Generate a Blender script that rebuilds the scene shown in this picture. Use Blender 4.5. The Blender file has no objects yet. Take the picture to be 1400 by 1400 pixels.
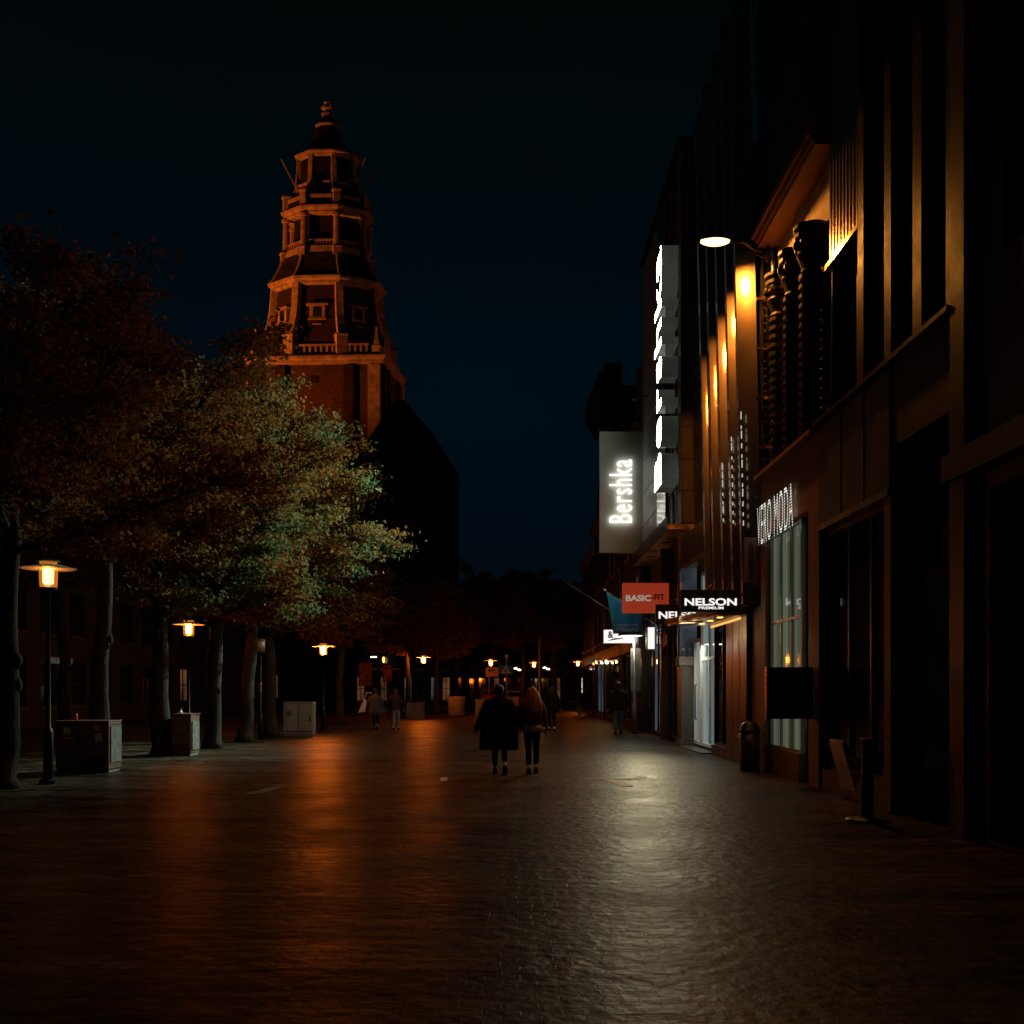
import bpy, math, random
import numpy as np
from mathutils import Vector, Matrix

random.seed(7)
PI = math.pi
scene = bpy.context.scene
COL = scene.collection
F = 1400.0; HOR = 943.0; CAMZ = 1.65
FX = 5.1                       # plane of the shop fronts on the right

def at(px, py, Y):             # measured point of the photograph at distance Y
    return Vector(((px - 700) / F * Y, Y, CAMZ - (py - HOR) / F * Y))
def zat(py, Y): return CAMZ + (HOR - py) / F * Y
def xat(px, Y): return (px - 700) / F * Y

# ------------------------------------------------------------------ materials
def new_mat(name):
    m = bpy.data.materials.new(name); m.use_nodes = True
    nt = m.node_tree; nt.nodes.clear()
    out = nt.nodes.new('ShaderNodeOutputMaterial')
    return m, nt, out
def N(nt, t, **kw):
    n = nt.nodes.new(t)
    for k, v in kw.items(): setattr(n, k, v)
    return n
def ramp(nt, src, stops):
    r = N(nt, 'ShaderNodeValToRGB')
    el = r.color_ramp.elements
    while len(el) < len(stops): el.new(0.5)
    for e, (p, c) in zip(el, stops):
        e.position = p; e.color = (c[0], c[1], c[2], 1.)
    nt.links.new(src, r.inputs[0]); return r
def sc(c, k): return tuple(min(1, x * k) for x in c)

def pbr(name, col, rough=.7, metal=0., var=.25, scale=2.5, bump=.0, bscale=40, stretch=(1, 1, 1), rvar=.1, spec=.5):
    m, nt, out = new_mat(name)
    b = N(nt, 'ShaderNodeBsdfPrincipled')
    tc = N(nt, 'ShaderNodeTexCoord'); mp = N(nt, 'ShaderNodeMapping')
    mp.inputs['Scale'].default_value = stretch
    nt.links.new(tc.outputs['Object'], mp.inputs['Vector'])
    nz = N(nt, 'ShaderNodeTexNoise'); nz.inputs['Scale'].default_value = scale; nz.inputs['Detail'].default_value = 6
    nt.links.new(mp.outputs[0], nz.inputs['Vector'])
    r = ramp(nt, nz.outputs['Fac'], [(.3, sc(col, 1 - var)), (.7, sc(col, 1 + var))])
    nt.links.new(r.outputs[0], b.inputs['Base Color'])
    mr = N(nt, 'ShaderNodeMapRange'); mr.inputs['From Min'].default_value = .3; mr.inputs['From Max'].default_value = .7
    mr.inputs['To Min'].default_value = max(.02, rough - rvar); mr.inputs['To Max'].default_value = min(1, rough + rvar)
    nt.links.new(nz.outputs['Fac'], mr.inputs[0]); nt.links.new(mr.outputs[0], b.inputs['Roughness'])
    b.inputs['Metallic'].default_value = metal
    b.inputs['Specular IOR Level'].default_value = spec
    if bump:
        n2 = N(nt, 'ShaderNodeTexNoise'); n2.inputs['Scale'].default_value = bscale; n2.inputs['Detail'].default_value = 4
        nt.links.new(mp.outputs[0], n2.inputs['Vector'])
        bp = N(nt, 'ShaderNodeBump'); bp.inputs['Strength'].default_value = bump; bp.inputs['Distance'].default_value = .02
        nt.links.new(n2.outputs['Fac'], bp.inputs['Height']); nt.links.new(bp.outputs[0], b.inputs['Normal'])
    nt.links.new(b.outputs[0], out.inputs[0])
    return m

def two_gloss(name, col):
    m, nt, out = new_mat(name)
    tc = N(nt, 'ShaderNodeTexCoord'); mp = N(nt, 'ShaderNodeMapping'); mp.inputs['Scale'].default_value = (3, 3, 90)
    nt.links.new(tc.outputs['Object'], mp.inputs[0])
    nz = N(nt, 'ShaderNodeTexNoise'); nz.inputs['Scale'].default_value = 1; nz.inputs['Detail'].default_value = 3; nt.links.new(mp.outputs[0], nz.inputs['Vector'])
    n2 = N(nt, 'ShaderNodeTexNoise'); n2.inputs['Scale'].default_value = 1.1; n2.inputs['Detail'].default_value = 5; nt.links.new(tc.outputs['Object'], n2.inputs['Vector'])
    r = ramp(nt, n2.outputs['Fac'], [(.3, sc(col, .72)), (.7, sc(col, 1.1))])
    bp = N(nt, 'ShaderNodeBump'); bp.inputs['Strength'].default_value = .16; bp.inputs['Distance'].default_value = .004; nt.links.new(nz.outputs['Fac'], bp.inputs['Height'])
    sh = []
    for ro in (.09, .40):
        b = N(nt, 'ShaderNodeBsdfPrincipled'); b.inputs['Metallic'].default_value = 1; b.inputs['Roughness'].default_value = ro
        nt.links.new(r.outputs[0], b.inputs['Base Color']); nt.links.new(bp.outputs[0], b.inputs['Normal']); sh.append(b)
    mx = N(nt, 'ShaderNodeMixShader'); mx.inputs[0].default_value = .34
    nt.links.new(sh[0].outputs[0], mx.inputs[1]); nt.links.new(sh[1].outputs[0], mx.inputs[2]); nt.links.new(mx.outputs[0], out.inputs[0]); return m

def bricks(name, col, mortar, bw=.22, bh=.075, rough=.85, var=.35):
    m, nt, out = new_mat(name)
    b = N(nt, 'ShaderNodeBsdfPrincipled')
    tc = N(nt, 'ShaderNodeTexCoord'); sx = N(nt, 'ShaderNodeSeparateXYZ'); nt.links.new(tc.outputs['Object'], sx.inputs[0])
    ad = N(nt, 'ShaderNodeMath', operation='ADD'); nt.links.new(sx.outputs[0], ad.inputs[0]); nt.links.new(sx.outputs[1], ad.inputs[1])
    cb = N(nt, 'ShaderNodeCombineXYZ'); nt.links.new(ad.outputs[0], cb.inputs[0]); nt.links.new(sx.outputs[2], cb.inputs[1])
    bt = N(nt, 'ShaderNodeTexBrick'); nt.links.new(cb.outputs[0], bt.inputs['Vector'])
    bt.inputs['Scale'].default_value = 1; bt.inputs['Brick Width'].default_value = bw; bt.inputs['Row Height'].default_value = bh
    bt.inputs['Mortar Size'].default_value = .008
    bt.inputs['Color1'].default_value = (*sc(col, 1 - var), 1); bt.inputs['Color2'].default_value = (*sc(col, 1 + var), 1)
    bt.inputs['Mortar'].default_value = (*mortar, 1)
    nz = N(nt, 'ShaderNodeTexNoise'); nz.inputs['Scale'].default_value = .6; nz.inputs['Detail'].default_value = 8
    nt.links.new(tc.outputs['Object'], nz.inputs['Vector'])
    r = ramp(nt, nz.outputs['Fac'], [(.3, (.6, .6, .6)), (.7, (1, 1, 1))])
    mx = N(nt, 'ShaderNodeMix', data_type='RGBA', blend_type='MULTIPLY'); mx.inputs[0].default_value = 1
    nt.links.new(bt.outputs['Color'], mx.inputs[6]); nt.links.new(r.outputs[0], mx.inputs[7])
    nt.links.new(mx.outputs[2], b.inputs['Base Color']); b.inputs['Roughness'].default_value = rough
    bp = N(nt, 'ShaderNodeBump'); bp.inputs['Strength'].default_value = .4; bp.inputs['Distance'].default_value = .01; bp.invert = True
    nt.links.new(bt.outputs['Fac'], bp.inputs['Height']); nt.links.new(bp.outputs[0], b.inputs['Normal'])
    nt.links.new(b.outputs[0], out.inputs[0])
    return m

def emit(name, col, s):
    m, nt, out = new_mat(name)
    e = N(nt, 'ShaderNodeEmission'); e.inputs[0].default_value = (*col, 1); e.inputs[1].default_value = s
    nt.links.new(e.outputs[0], out.inputs[0]); return m

def lit_window(name, colA, colB, s, sx=3.0, sz=.4, mix=.5):
    """a shop or room window with the lights on behind the pane: uneven interior, glossy glass"""
    m, nt, out = new_mat(name)
    b = N(nt, 'ShaderNodeBsdfPrincipled'); b.inputs['Base Color'].default_value = (.01, .01, .01, 1); b.inputs['Roughness'].default_value = .06
    tc = N(nt, 'ShaderNodeTexCoord'); mp = N(nt, 'ShaderNodeMapping'); mp.inputs['Scale'].default_value = (sx, sx, sz)
    nt.links.new(tc.outputs['Object'], mp.inputs[0])
    nz = N(nt, 'ShaderNodeTexNoise'); nz.inputs['Scale'].default_value = 1; nz.inputs['Detail'].default_value = 5
    nt.links.new(mp.outputs[0], nz.inputs['Vector'])
    r = ramp(nt, nz.outputs['Fac'], [(mix - .14, colA), (mix + .12, colB)])
    nt.links.new(r.outputs[0], b.inputs['Emission Color']); b.inputs['Emission Strength'].default_value = s
    nt.links.new(b.outputs[0], out.inputs[0]); return m

def amber_glass():
    m, nt, out = new_mat('amber_lamp_glass')
    t = N(nt, 'ShaderNodeBsdfTransparent'); t.inputs[0].default_value = (1, .68, .36, 1)
    e = N(nt, 'ShaderNodeEmission'); e.inputs[0].default_value = (1, .33, .03, 1); e.inputs[1].default_value = .3
    g = N(nt, 'ShaderNodeBsdfGlossy'); g.inputs['Roughness'].default_value = .1; g.inputs[0].default_value = (.5, .5, .5, 1)
    a = N(nt, 'ShaderNodeAddShader'); nt.links.new(t.outputs[0], a.inputs[0]); nt.links.new(e.outputs[0], a.inputs[1])
    mx = N(nt, 'ShaderNodeMixShader'); mx.inputs[0].default_value = .06
    nt.links.new(a.outputs[0], mx.inputs[1]); nt.links.new(g.outputs[0], mx.inputs[2]); nt.links.new(mx.outputs[0], out.inputs[0])
    return m

def leaf_mat(name, stops):
    m, nt, out = new_mat(name)
    geo = N(nt, 'ShaderNodeNewGeometry')
    r = ramp(nt, geo.outputs['Random Per Island'], stops)
    tc = N(nt, 'ShaderNodeTexCoord'); nz = N(nt, 'ShaderNodeTexNoise'); nz.inputs['Scale'].default_value = .55; nz.inputs['Detail'].default_value = 3
    nt.links.new(tc.outputs['Object'], nz.inputs['Vector'])
    mr = N(nt, 'ShaderNodeMapRange'); mr.inputs['From Min'].default_value = .40; mr.inputs['From Max'].default_value = .62; nt.links.new(nz.outputs['Fac'], mr.inputs[0])
    m0 = N(nt, 'ShaderNodeMix', data_type='RGBA'); nt.links.new(mr.outputs[0], m0.inputs[0])
    r0 = r
    r2 = ramp(nt, geo.outputs['Random Per Island'], [(0, (.30, .095, .02)), (.5, (.24, .075, .018)), (.8, (.15, .10, .03)), (1, (.32, .13, .03))])
    nt.links.new(r0.outputs[0], m0.inputs[6]); nt.links.new(r2.outputs[0], m0.inputs[7])
    class _O: pass
    r = _O(); r.outputs = [m0.outputs[2]]
    d = N(nt, 'ShaderNodeBsdfDiffuse'); t = N(nt, 'ShaderNodeBsdfTranslucent'); g = N(nt, 'ShaderNodeBsdfGlossy')
    g.inputs['Roughness'].default_value = .5; g.inputs[0].default_value = (.25, .25, .25, 1)
    nt.links.new(r.outputs[0], d.inputs[0]); nt.links.new(r.outputs[0], t.inputs[0])
    m1 = N(nt, 'ShaderNodeMixShader'); m1.inputs[0].default_value = .35
    nt.links.new(d.outputs[0], m1.inputs[1]); nt.links.new(t.outputs[0], m1.inputs[2])
    fr = N(nt, 'ShaderNodeFresnel'); fr.inputs[0].default_value = 1.18
    m2 = N(nt, 'ShaderNodeMixShader'); m2.inputs[0].default_value = .012
    nt.links.new(m1.outputs[0], m2.inputs[1]); nt.links.new(g.outputs[0], m2.inputs[2])
    nt.links.new(m2.outputs[0], out.inputs[0]); return m

def paving(name, base, bw, bh, rough, spec=.5):
    m, nt, out = new_mat(name)
    b = N(nt, 'ShaderNodeBsdfPrincipled')
    tc = N(nt, 'ShaderNodeTexCoord')
    dn = N(nt, 'ShaderNodeTexNoise'); dn.inputs['Scale'].default_value = 1.7; dn.inputs['Detail'].default_value = 4; nt.links.new(tc.outputs['Object'], dn.inputs['Vector'])
    dv = N(nt, 'ShaderNodeVectorMath', operation='SCALE'); dv.inputs['Scale'].default_value = .11; nt.links.new(dn.outputs['Color'], dv.inputs[0])
    da = N(nt, 'ShaderNodeVectorMath', operation='ADD'); nt.links.new(tc.outputs['Object'], da.inputs[0]); nt.links.new(dv.outputs[0], da.inputs[1])
    bt = N(nt, 'ShaderNodeTexBrick'); nt.links.new(da.outputs[0], bt.inputs['Vector'])
    bt.inputs['Scale'].default_value = 1; bt.inputs['Brick Width'].default_value = bw; bt.inputs['Row Height'].default_value = bh
    bt.inputs['Mortar Size'].default_value = .006; bt.inputs['Mortar Smooth'].default_value = .4
    bt.inputs['Color1'].default_value = (*sc(base, .40), 1); bt.inputs['Color2'].default_value = (*sc(base, 1.65), 1)
    bt.inputs['Mortar'].default_value = (*sc(base, .2), 1)
    nz = N(nt, 'ShaderNodeTexNoise'); nz.inputs['Scale'].default_value = .7; nz.inputs['Detail'].default_value = 7; nz.inputs['Roughness'].default_value = .6
    nt.links.new(tc.outputs['Object'], nz.inputs['Vector'])
    r = ramp(nt, nz.outputs['Fac'], [(.3, (.5, .48, .46)), (.7, (1.0, 1.0, 1.0))])
    mx = N(nt, 'ShaderNodeMix', data_type='RGBA', blend_type='MULTIPLY'); mx.inputs[0].default_value = 1
    nt.links.new(bt.outputs['Color'], mx.inputs[6]); nt.links.new(r.outputs[0], mx.inputs[7])
    mps = N(nt, 'ShaderNodeMapping'); mps.inputs['Scale'].default_value = (.22, 1.5, 1); nt.links.new(tc.outputs['Object'], mps.inputs[0])
    ns = N(nt, 'ShaderNodeTexNoise'); ns.inputs['Scale'].default_value = 1; ns.inputs['Detail'].default_value = 8; ns.inputs['Roughness'].default_value = .65; nt.links.new(mps.outputs[0], ns.inputs['Vector'])
    rs_ = ramp(nt, ns.outputs['Fac'], [(.36, (.3, .3, .3)), (.5, (.85, .85, .85)), (.66, (1.25, 1.22, 1.15))])
    mxs = N(nt, 'ShaderNodeMix', data_type='RGBA', blend_type='MULTIPLY'); mxs.inputs[0].default_value = 1
    nt.links.new(mx.outputs[2], mxs.inputs[6]); nt.links.new(rs_.outputs[0], mxs.inputs[7])
    nt.links.new(mxs.outputs[2], b.inputs['Base Color'])
    mr = N(nt, 'ShaderNodeMapRange'); mr.inputs['From Min'].default_value = .3; mr.inputs['From Max'].default_value = .7
    mr.inputs['To Min'].default_value = rough - .09; mr.inputs['To Max'].default_value = rough + .1
    nt.links.new(nz.outputs['Fac'], mr.inputs[0]); nt.links.new(mr.outputs[0], b.inputs['Roughness'])
    b.inputs['Specular IOR Level'].default_value = spec; b.inputs['IOR'].default_value = 1.13
    # joints, worn brick faces, and settled rows that run across the street
    mp = N(nt, 'ShaderNodeMapping'); mp.inputs['Scale'].default_value = (.55, 2.6, 1); nt.links.new(tc.outputs['Object'], mp.inputs[0])
    w = N(nt, 'ShaderNodeTexNoise'); w.inputs['Scale'].default_value = 1.0; w.inputs['Detail'].default_value = 5; nt.links.new(mp.outputs[0], w.inputs['Vector'])
    b1 = N(nt, 'ShaderNodeBump'); b1.inputs['Strength'].default_value = .5; b1.inputs['Distance'].default_value = .032
    nt.links.new(w.outputs['Fac'], b1.inputs['Height'])
    b2 = N(nt, 'ShaderNodeBump'); b2.inputs['Strength'].default_value = .25; b2.inputs['Distance'].default_value = .007; b2.invert = True
    nt.links.new(bt.outputs['Fac'], b2.inputs['Height']); nt.links.new(b1.outputs[0], b2.inputs['Normal'])
    n3 = N(nt, 'ShaderNodeTexNoise'); n3.inputs['Scale'].default_value = 7; n3.inputs['Detail'].default_value = 4; nt.links.new(tc.outputs['Object'], n3.inputs['Vector'])
    b3 = N(nt, 'ShaderNodeBump'); b3.inputs['Strength'].default_value = .5; b3.inputs['Distance'].default_value = .035
    nt.links.new(n3.outputs['Fac'], b3.inputs['Height']); nt.links.new(b2.outputs[0], b3.inputs['Normal'])
    nt.links.new(b3.outputs[0], b.inputs['Normal'])
    nt.links.new(b.outputs[0], out.inputs[0]); return m

M = dict(
    paving=paving('brick_paving', (.105, .08, .055), .21, .105, .42, .5),
    redroad=paving('red_clinker', (.15, .06, .04), .21, .07, .45),
    kerb=pbr('kerb_stone', (.16, .155, .14), .7, bump=.3),
    wornpaint=pbr('very_worn_paint', (.2, .19, .17), .8, var=.5, scale=9),
    paint=pbr('worn_white_paint', (.62, .62, .58), .6, var=.3, scale=9),
    iron=pbr('black_iron', (.018, .019, .02), .45, metal=.3, bump=.1),
    castiron=pbr('dark_cast_iron', (.03, .022, .018), .55, metal=.2, bump=.2),
    pierstone=pbr('dark_polished_pier', (.03, .012, .006), .45, bump=.3, bscale=60, spec=.14),
    steel=pbr('galvanised_steel', (.32, .33, .33), .4, metal=.9),
    brass=pbr('brushed_bronze_metal', (.62, .47, .33), .2, metal=1., var=.12, scale=5, stretch=(14, 14, .5), rvar=.07),
    bronze_dark=pbr('dark_bronze_panel', (.11, .075, .055), .38, metal=.6, var=.1, scale=3, stretch=(4, 4, .5)),
    finmetal=two_gloss('leaning_fin_bronze', (.40, .29, .18)),
    copper=pbr('copper_soffit', (.7, .4, .2), .32, metal=.9, var=.2),
    stone=pbr('sand_stone', (.40, .33, .24), .8, bump=.3, bscale=25, var=.18),
    trim=pbr('ochre_stone_trim', (.46, .36, .24), .85, bump=.5, bscale=6, var=.42, scale=1.2),
    lead=pbr('lead_roof', (.035, .034, .033), .6, metal=.2, var=.35, scale=.8),
    tbrick=bricks('tower_brick', (.04, .02, .015), (.05, .035, .025), .5, .16),
    shaftbrick=bricks('shaft_brick', (.11, .045, .03), (.13, .085, .06), .5, .16),
    churchbrick=bricks('church_brick', (.11, .07, .055), (.1, .09, .08), .4, .12),
    slate=pbr('roof_slate', (.035, .036, .04), .7, var=.3, scale=4, bump=.3, bscale=6),
    opening=pbr('louvred_dark_opening', (.012, .01, .01), .9, stretch=(1, 1, 8), scale=3),
    darkstone=pbr('dark_granite', (.03, .026, .023), .5, bump=.2, bscale=30, scale=1.5),
    greystone=pbr('grey_stone_panels', (.10, .088, .075), .4, bump=.2, bscale=20, scale=2, stretch=(1, 3, .3), var=.45),
    brownstone=pbr('brown_cladding', (.30, .14, .075), .6, bump=.15, scale=1.5),
    blackmetal=pbr('black_window_frame', (.02, .02, .02), .4, metal=.4),
    glass=pbr('dark_shop_glass', (.008, .01, .011), .05, var=.1, rvar=.02, spec=.9),
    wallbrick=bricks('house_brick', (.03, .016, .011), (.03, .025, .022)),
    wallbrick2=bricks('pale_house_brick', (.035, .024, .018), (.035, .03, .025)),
    render_wall=pbr('painted_plaster', (.30, .28, .25), .8, bump=.15, var=.12),
    tile=pbr('stone_tile_cladding', (.17, .115, .085), .4, bump=.1, bscale=14, scale=1.4, var=.25),
    panel=pbr('grey_sign_panel', (.56, .57, .52), .65, var=.03),
    facadepanel=pbr('pale_facade_panel', (.34, .35, .32), .45, var=.1),
    greyside=pbr('letter_return_grey', (.36, .38, .33), .5, var=.08), sidespill=lit_window('letter_side_spill_glow', (.45, .5, .38), (.9, 1, .8), .035, .8, .8),  # letter sides glow faintly in place of spill from the lit faces
    black=pbr('matt_black', (.008, .008, .008), .5),
    redsign=pbr('orange_red_sign', (.75, .085, .03), .55, var=.05), redlit=lit_window('glowing_red_sign_face', (.9, .085, .03), (1, .11, .04), .26, .3, .3), palelit=emit('glowing_pale_letters', (1, .95, .75), .3),  # red face and pale letters given a weak glow
    whitepaint=pbr('white_paint', (.75, .75, .70), .5, var=.06),
    blue=pbr('blue_flag_cloth', (.02, .36, .80), .8, var=.12, scale=4),
    orangecloth=pbr('orange_cloth', (.8, .13, .02), .8, var=.1),
    bark=pbr('tree_bark', (.04, .032, .024), .95, spec=.1, bump=1., bscale=16, var=.6, scale=5, stretch=(1, 1, .35)),
    cabinet=pbr('brown_metal_cabinet', (.16, .085, .055), .5, bump=.05, var=.2),
    cabinetgrey=pbr('grey_metal_cabinet', (.34, .36, .34), .5, bump=.25, bscale=60, var=.12, scale=6),
    posterpaper=pbr('faded_poster_paper', (.30, .12, .08), .9, var=.5, scale=3, spec=.1),
    agedpaper=pbr('aged_poster_paper', (.17, .16, .14), .85, var=.5, scale=7),
    concrete=pbr('concrete', (.28, .24, .20), .85, bump=.3, bscale=20),
    skin=pbr('skin', (.5, .27, .19), .55, var=.08),
    coat=pbr('black_coat', (.012, .012, .014), .85, spec=.08, bump=.3, bscale=30),
    coatgrey=pbr('grey_coat', (.055, .06, .06), .9, spec=.08, bump=.3, bscale=30),
    jacket=pbr('dark_jacket', (.03, .022, .02), .8, spec=.08, bump=.3, bscale=30),
    tanjacket=pbr('brown_jacket', (.13, .075, .05), .85, spec=.1, bump=.3, bscale=30),
    cream=pbr('cream_fleece', (.72, .62, .46), .95, bump=.8, bscale=60, var=.3, scale=20),
    leggings=pbr('black_leggings', (.01, .011, .014), .8, spec=.08),
    jeans=pbr('blue_jeans', (.09, .14, .19), .85, spec=.08, var=.3, scale=8, bump=.2),
    pale_trousers=pbr('pale_trousers', (.26, .22, .18), .85, var=.2, scale=8),
    shoe=pbr('tan_shoe', (.45, .27, .16), .7), shoepale=pbr('pale_shoe', (.62, .5, .4), .7),
    sole=pbr('dark_sole', (.02, .02, .02), .8),
    hairdark=pbr('dark_hair', (.022, .016, .012), .5, bump=.6, bscale=30, stretch=(8, 8, .6), var=.5, scale=6),
    hairauburn=pbr('auburn_hair', (.34, .095, .035), .45, bump=.8, bscale=25, stretch=(9, 9, .5), var=.6, scale=5),
    bagwhite=pbr('white_bag', (.6, .58, .55), .7),
    carred=pbr('red_car_paint', (.45, .035, .02), .3, var=.05), carwhite=pbr('pale_car_paint', (.5, .46, .42), .3, var=.05),
    tyre=pbr('tyre_rubber', (.015, .015, .015), .8), tail=pbr('tail_lamp_glass', (.3, .01, .01), .2),
    signblue=pbr('blue_road_sign', (.03, .12, .30), .4, var=.05), signyellow=pbr('yellow_road_sign', (.75, .33, .06), .5, var=.06),
    amber=amber_glass(),
    
    lampglow=emit('amber_streetlight_lens', (1, .52, .19), 5),
    letter=emit('white_neon_letter_sides', (1, .97, .86), 2.2), letterface=emit('white_neon_letter_face', (1, .92, .92), 1.15),
    letterbig=emit('white_channel_letter_face', (1, .98, .74), 32),
    lightbox=emit('white_light_box', (1, .93, .90), 1.05),
    ledwhite=emit('white_led', (.95, 1, .88), .95), edgeled=emit('thin_white_edge_led', (.95, .95, .85), .55),
    discglow=emit('white_lamp_lens', (.95, 1, .85), 2),
    addedcove=emit('added_amber_cove', (1, .5, .14), 1.1),
    lantern=emit('small_amber_lantern', (1, .5, .12), 3.0),
    lanternbright=emit('warm_white_lantern', (1, .9, .6), 4.0),
    winstore=lit_window('lit_shop_interior', (.22, .33, .36), (.62, .75, .72), .26, 1.5, .25),
    wingreen=lit_window('greenish_shop_window', (.05, .045, .025), (.32, .38, .25), .30, 4.0, .06, .47),
    wincool=lit_window('grey_lit_window', (.10, .12, .11), (.42, .44, .38), .12, 1.2, .8),
    winfar=lit_window('bright_far_window', (.25, .4, .3), (.9, .85, .55), 1.0, 1.0, 1.0),
    winwarm=lit_window('dim_warm_window', (.10, .035, .015), (.5, .22, .09), .2, 1.2, .5),
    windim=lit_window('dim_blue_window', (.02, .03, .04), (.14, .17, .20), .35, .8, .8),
)

# ------------------------------------------------------------------ mesh builder
class MB:
    def __init__(s): s.v = []; s.f = []; s.mi = []; s.cur = 0
    def add(s, vs, fs):
        o = len(s.v); s.v += [tuple(p) for p in vs]
        for f in fs: s.f.append(tuple(i + o for i in f)); s.mi.append(s.cur)
        return s
    def box(s, x0, x1, y0, y1, z0, z1):
        x0, x1 = min(x0, x1), max(x0, x1); y0, y1 = min(y0, y1), max(y0, y1); z0, z1 = min(z0, z1), max(z0, z1)
        return s.add([(x0, y0, z0), (x1, y0, z0), (x1, y1, z0), (x0, y1, z0), (x0, y0, z1), (x1, y0, z1), (x1, y1, z1), (x0, y1, z1)],
                     [(0, 3, 2, 1), (4, 5, 6, 7), (0, 1, 5, 4), (1, 2, 6, 5), (2, 3, 7, 6), (3, 0, 4, 7)])
    def tbox(s, mat, x0, x1, y0, y1, z0, z1):
        a = MB().box(x0, x1, y0, y1, z0, z1); return s.add([mat @ Vector(p) for p in a.v], a.f)
    def tube(s, pts, rad, seg=8, cap=True):
        pts = [Vector(p) for p in pts]
        if not isinstance(rad, (list, tuple)): rad = [rad] * len(pts)
        vs = []; fs = []; prev = None
        for i, p in enumerate(pts):
            d = (pts[min(i + 1, len(pts) - 1)] - pts[max(i - 1, 0)])
            d = d.normalized() if d.length > 1e-9 else Vector((0, 0, 1))
            if prev is None:
                a = Vector((1, 0, 0)) if abs(d.x) < .9 else Vector((0, 1, 0))
                u = d.cross(a).normalized()
            else:
                u = (prev - d * prev.dot(d)).normalized()
            prev = u; w = d.cross(u)
            for k in range(seg):
                t = 2 * PI * k / seg
                vs.append(p + (u * math.cos(t) + w * math.sin(t)) * rad[i])
        for i in range(len(pts) - 1):
            for k in range(seg):
                a = i * seg + k; b = i * seg + (k + 1) % seg
                fs.append((a, b, b + seg, a + seg))
        if cap:
            fs.append(tuple(range(seg - 1, -1, -1))); fs.append(tuple((len(pts) - 1) * seg + k for k in range(seg)))
        return s.add(vs, fs)
    def lathe(s, cx, cy, prof, seg=24, rot=0., cap=True):
        vs = []; fs = []
        for r, z in prof:
            for k in range(seg):
                t = rot + 2 * PI * k / seg
                vs.append((cx + r * math.cos(t), cy + r * math.sin(t), z))
        n = len(prof)
        for i in range(n - 1):
            for k in range(seg):
                a = i * seg + k; b = i * seg + (k + 1) % seg
                fs.append((a, b, b + seg, a + seg))
        if cap:
            fs.append(tuple(range(seg - 1, -1, -1))); fs.append(tuple((n - 1) * seg + k for k in range(seg)))
        return s.add(vs, fs)
    def loft(s, rings, seg=24):     # rings: (z, cx, cy, rx, ry)
        vs = []; fs = []
        for z, cx, cy, rx, ry in rings:
            for k in range(seg):
                t = 2 * PI * k / seg
                vs.append((cx + rx * math.cos(t), cy + ry * math.sin(t), z))
        n = len(rings)
        for i in range(n - 1):
            for k in range(seg):
                a = i * seg + k; b = i * seg + (k + 1) % seg
                fs.append((a, b, b + seg, a + seg))
        fs.append(tuple(range(seg - 1, -1, -1))); fs.append(tuple((n - 1) * seg + k for k in range(seg)))
        return s.add(vs, fs)
    def ball(s, c, r, sz=1., seg=12, rings=8):
        prof = []
        for i in range(rings + 1):
            t = -PI / 2 + PI * i / rings
            prof.append((max(1e-4, r * math.cos(t)), c[2] + r * sz * math.sin(t)))
        return s.lathe(c[0], c[1], prof, seg)
    def prism(s, poly, axis, a0, a1):   # polygon in the two other axes, extruded along axis
        def mk(p, a):
            return {'x': (a, p[0], p[1]), 'y': (p[0], a, p[1]), 'z': (p[0], p[1], a)}[axis]
        n = len(poly); vs = [mk(p, a0) for p in poly] + [mk(p, a1) for p in poly]
        fs = [tuple(range(n)), tuple(range(2 * n - 1, n - 1, -1))]
        fs += [(i, i + n, (i + 1) % n + n, (i + 1) % n) for i in range(n)]
        return s.add(vs, fs)
    def build(s, name, mats, parent=None, smooth=False, bevel=0.):
        loc = parent['_o'] if parent is not None and '_o' in parent else (0, 0, 0)
        me = bpy.data.meshes.new(name)
        me.from_pydata([(p[0] - loc[0], p[1] - loc[1], p[2] - loc[2]) for p in s.v], [], s.f)
        if not isinstance(mats, (list, tuple)): mats = [mats]
        for m in mats: me.materials.append(m)
        if len(mats) > 1: me.polygons.foreach_set('material_index', s.mi)
        bm_fix(me)
        if smooth:
            me.polygons.foreach_set('use_smooth', [True] * len(me.polygons))
        me.update()
        o = bpy.data.objects.new(name, me); COL.objects.link(o)
        if parent is not None:
            o.parent = parent; o['_o'] = tuple(loc)
        else:
            o['_o'] = (0, 0, 0)
        if bevel:
            b = o.modifiers.new('bevel', 'BEVEL'); b.width = bevel; b.segments = 2; b.limit_method = 'ANGLE'
        return o

import bmesh
def bm_fix(me):
    bm = bmesh.new(); bm.from_mesh(me); bmesh.ops.recalc_face_normals(bm, faces=bm.faces); bm.to_mesh(me); bm.free()

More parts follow.
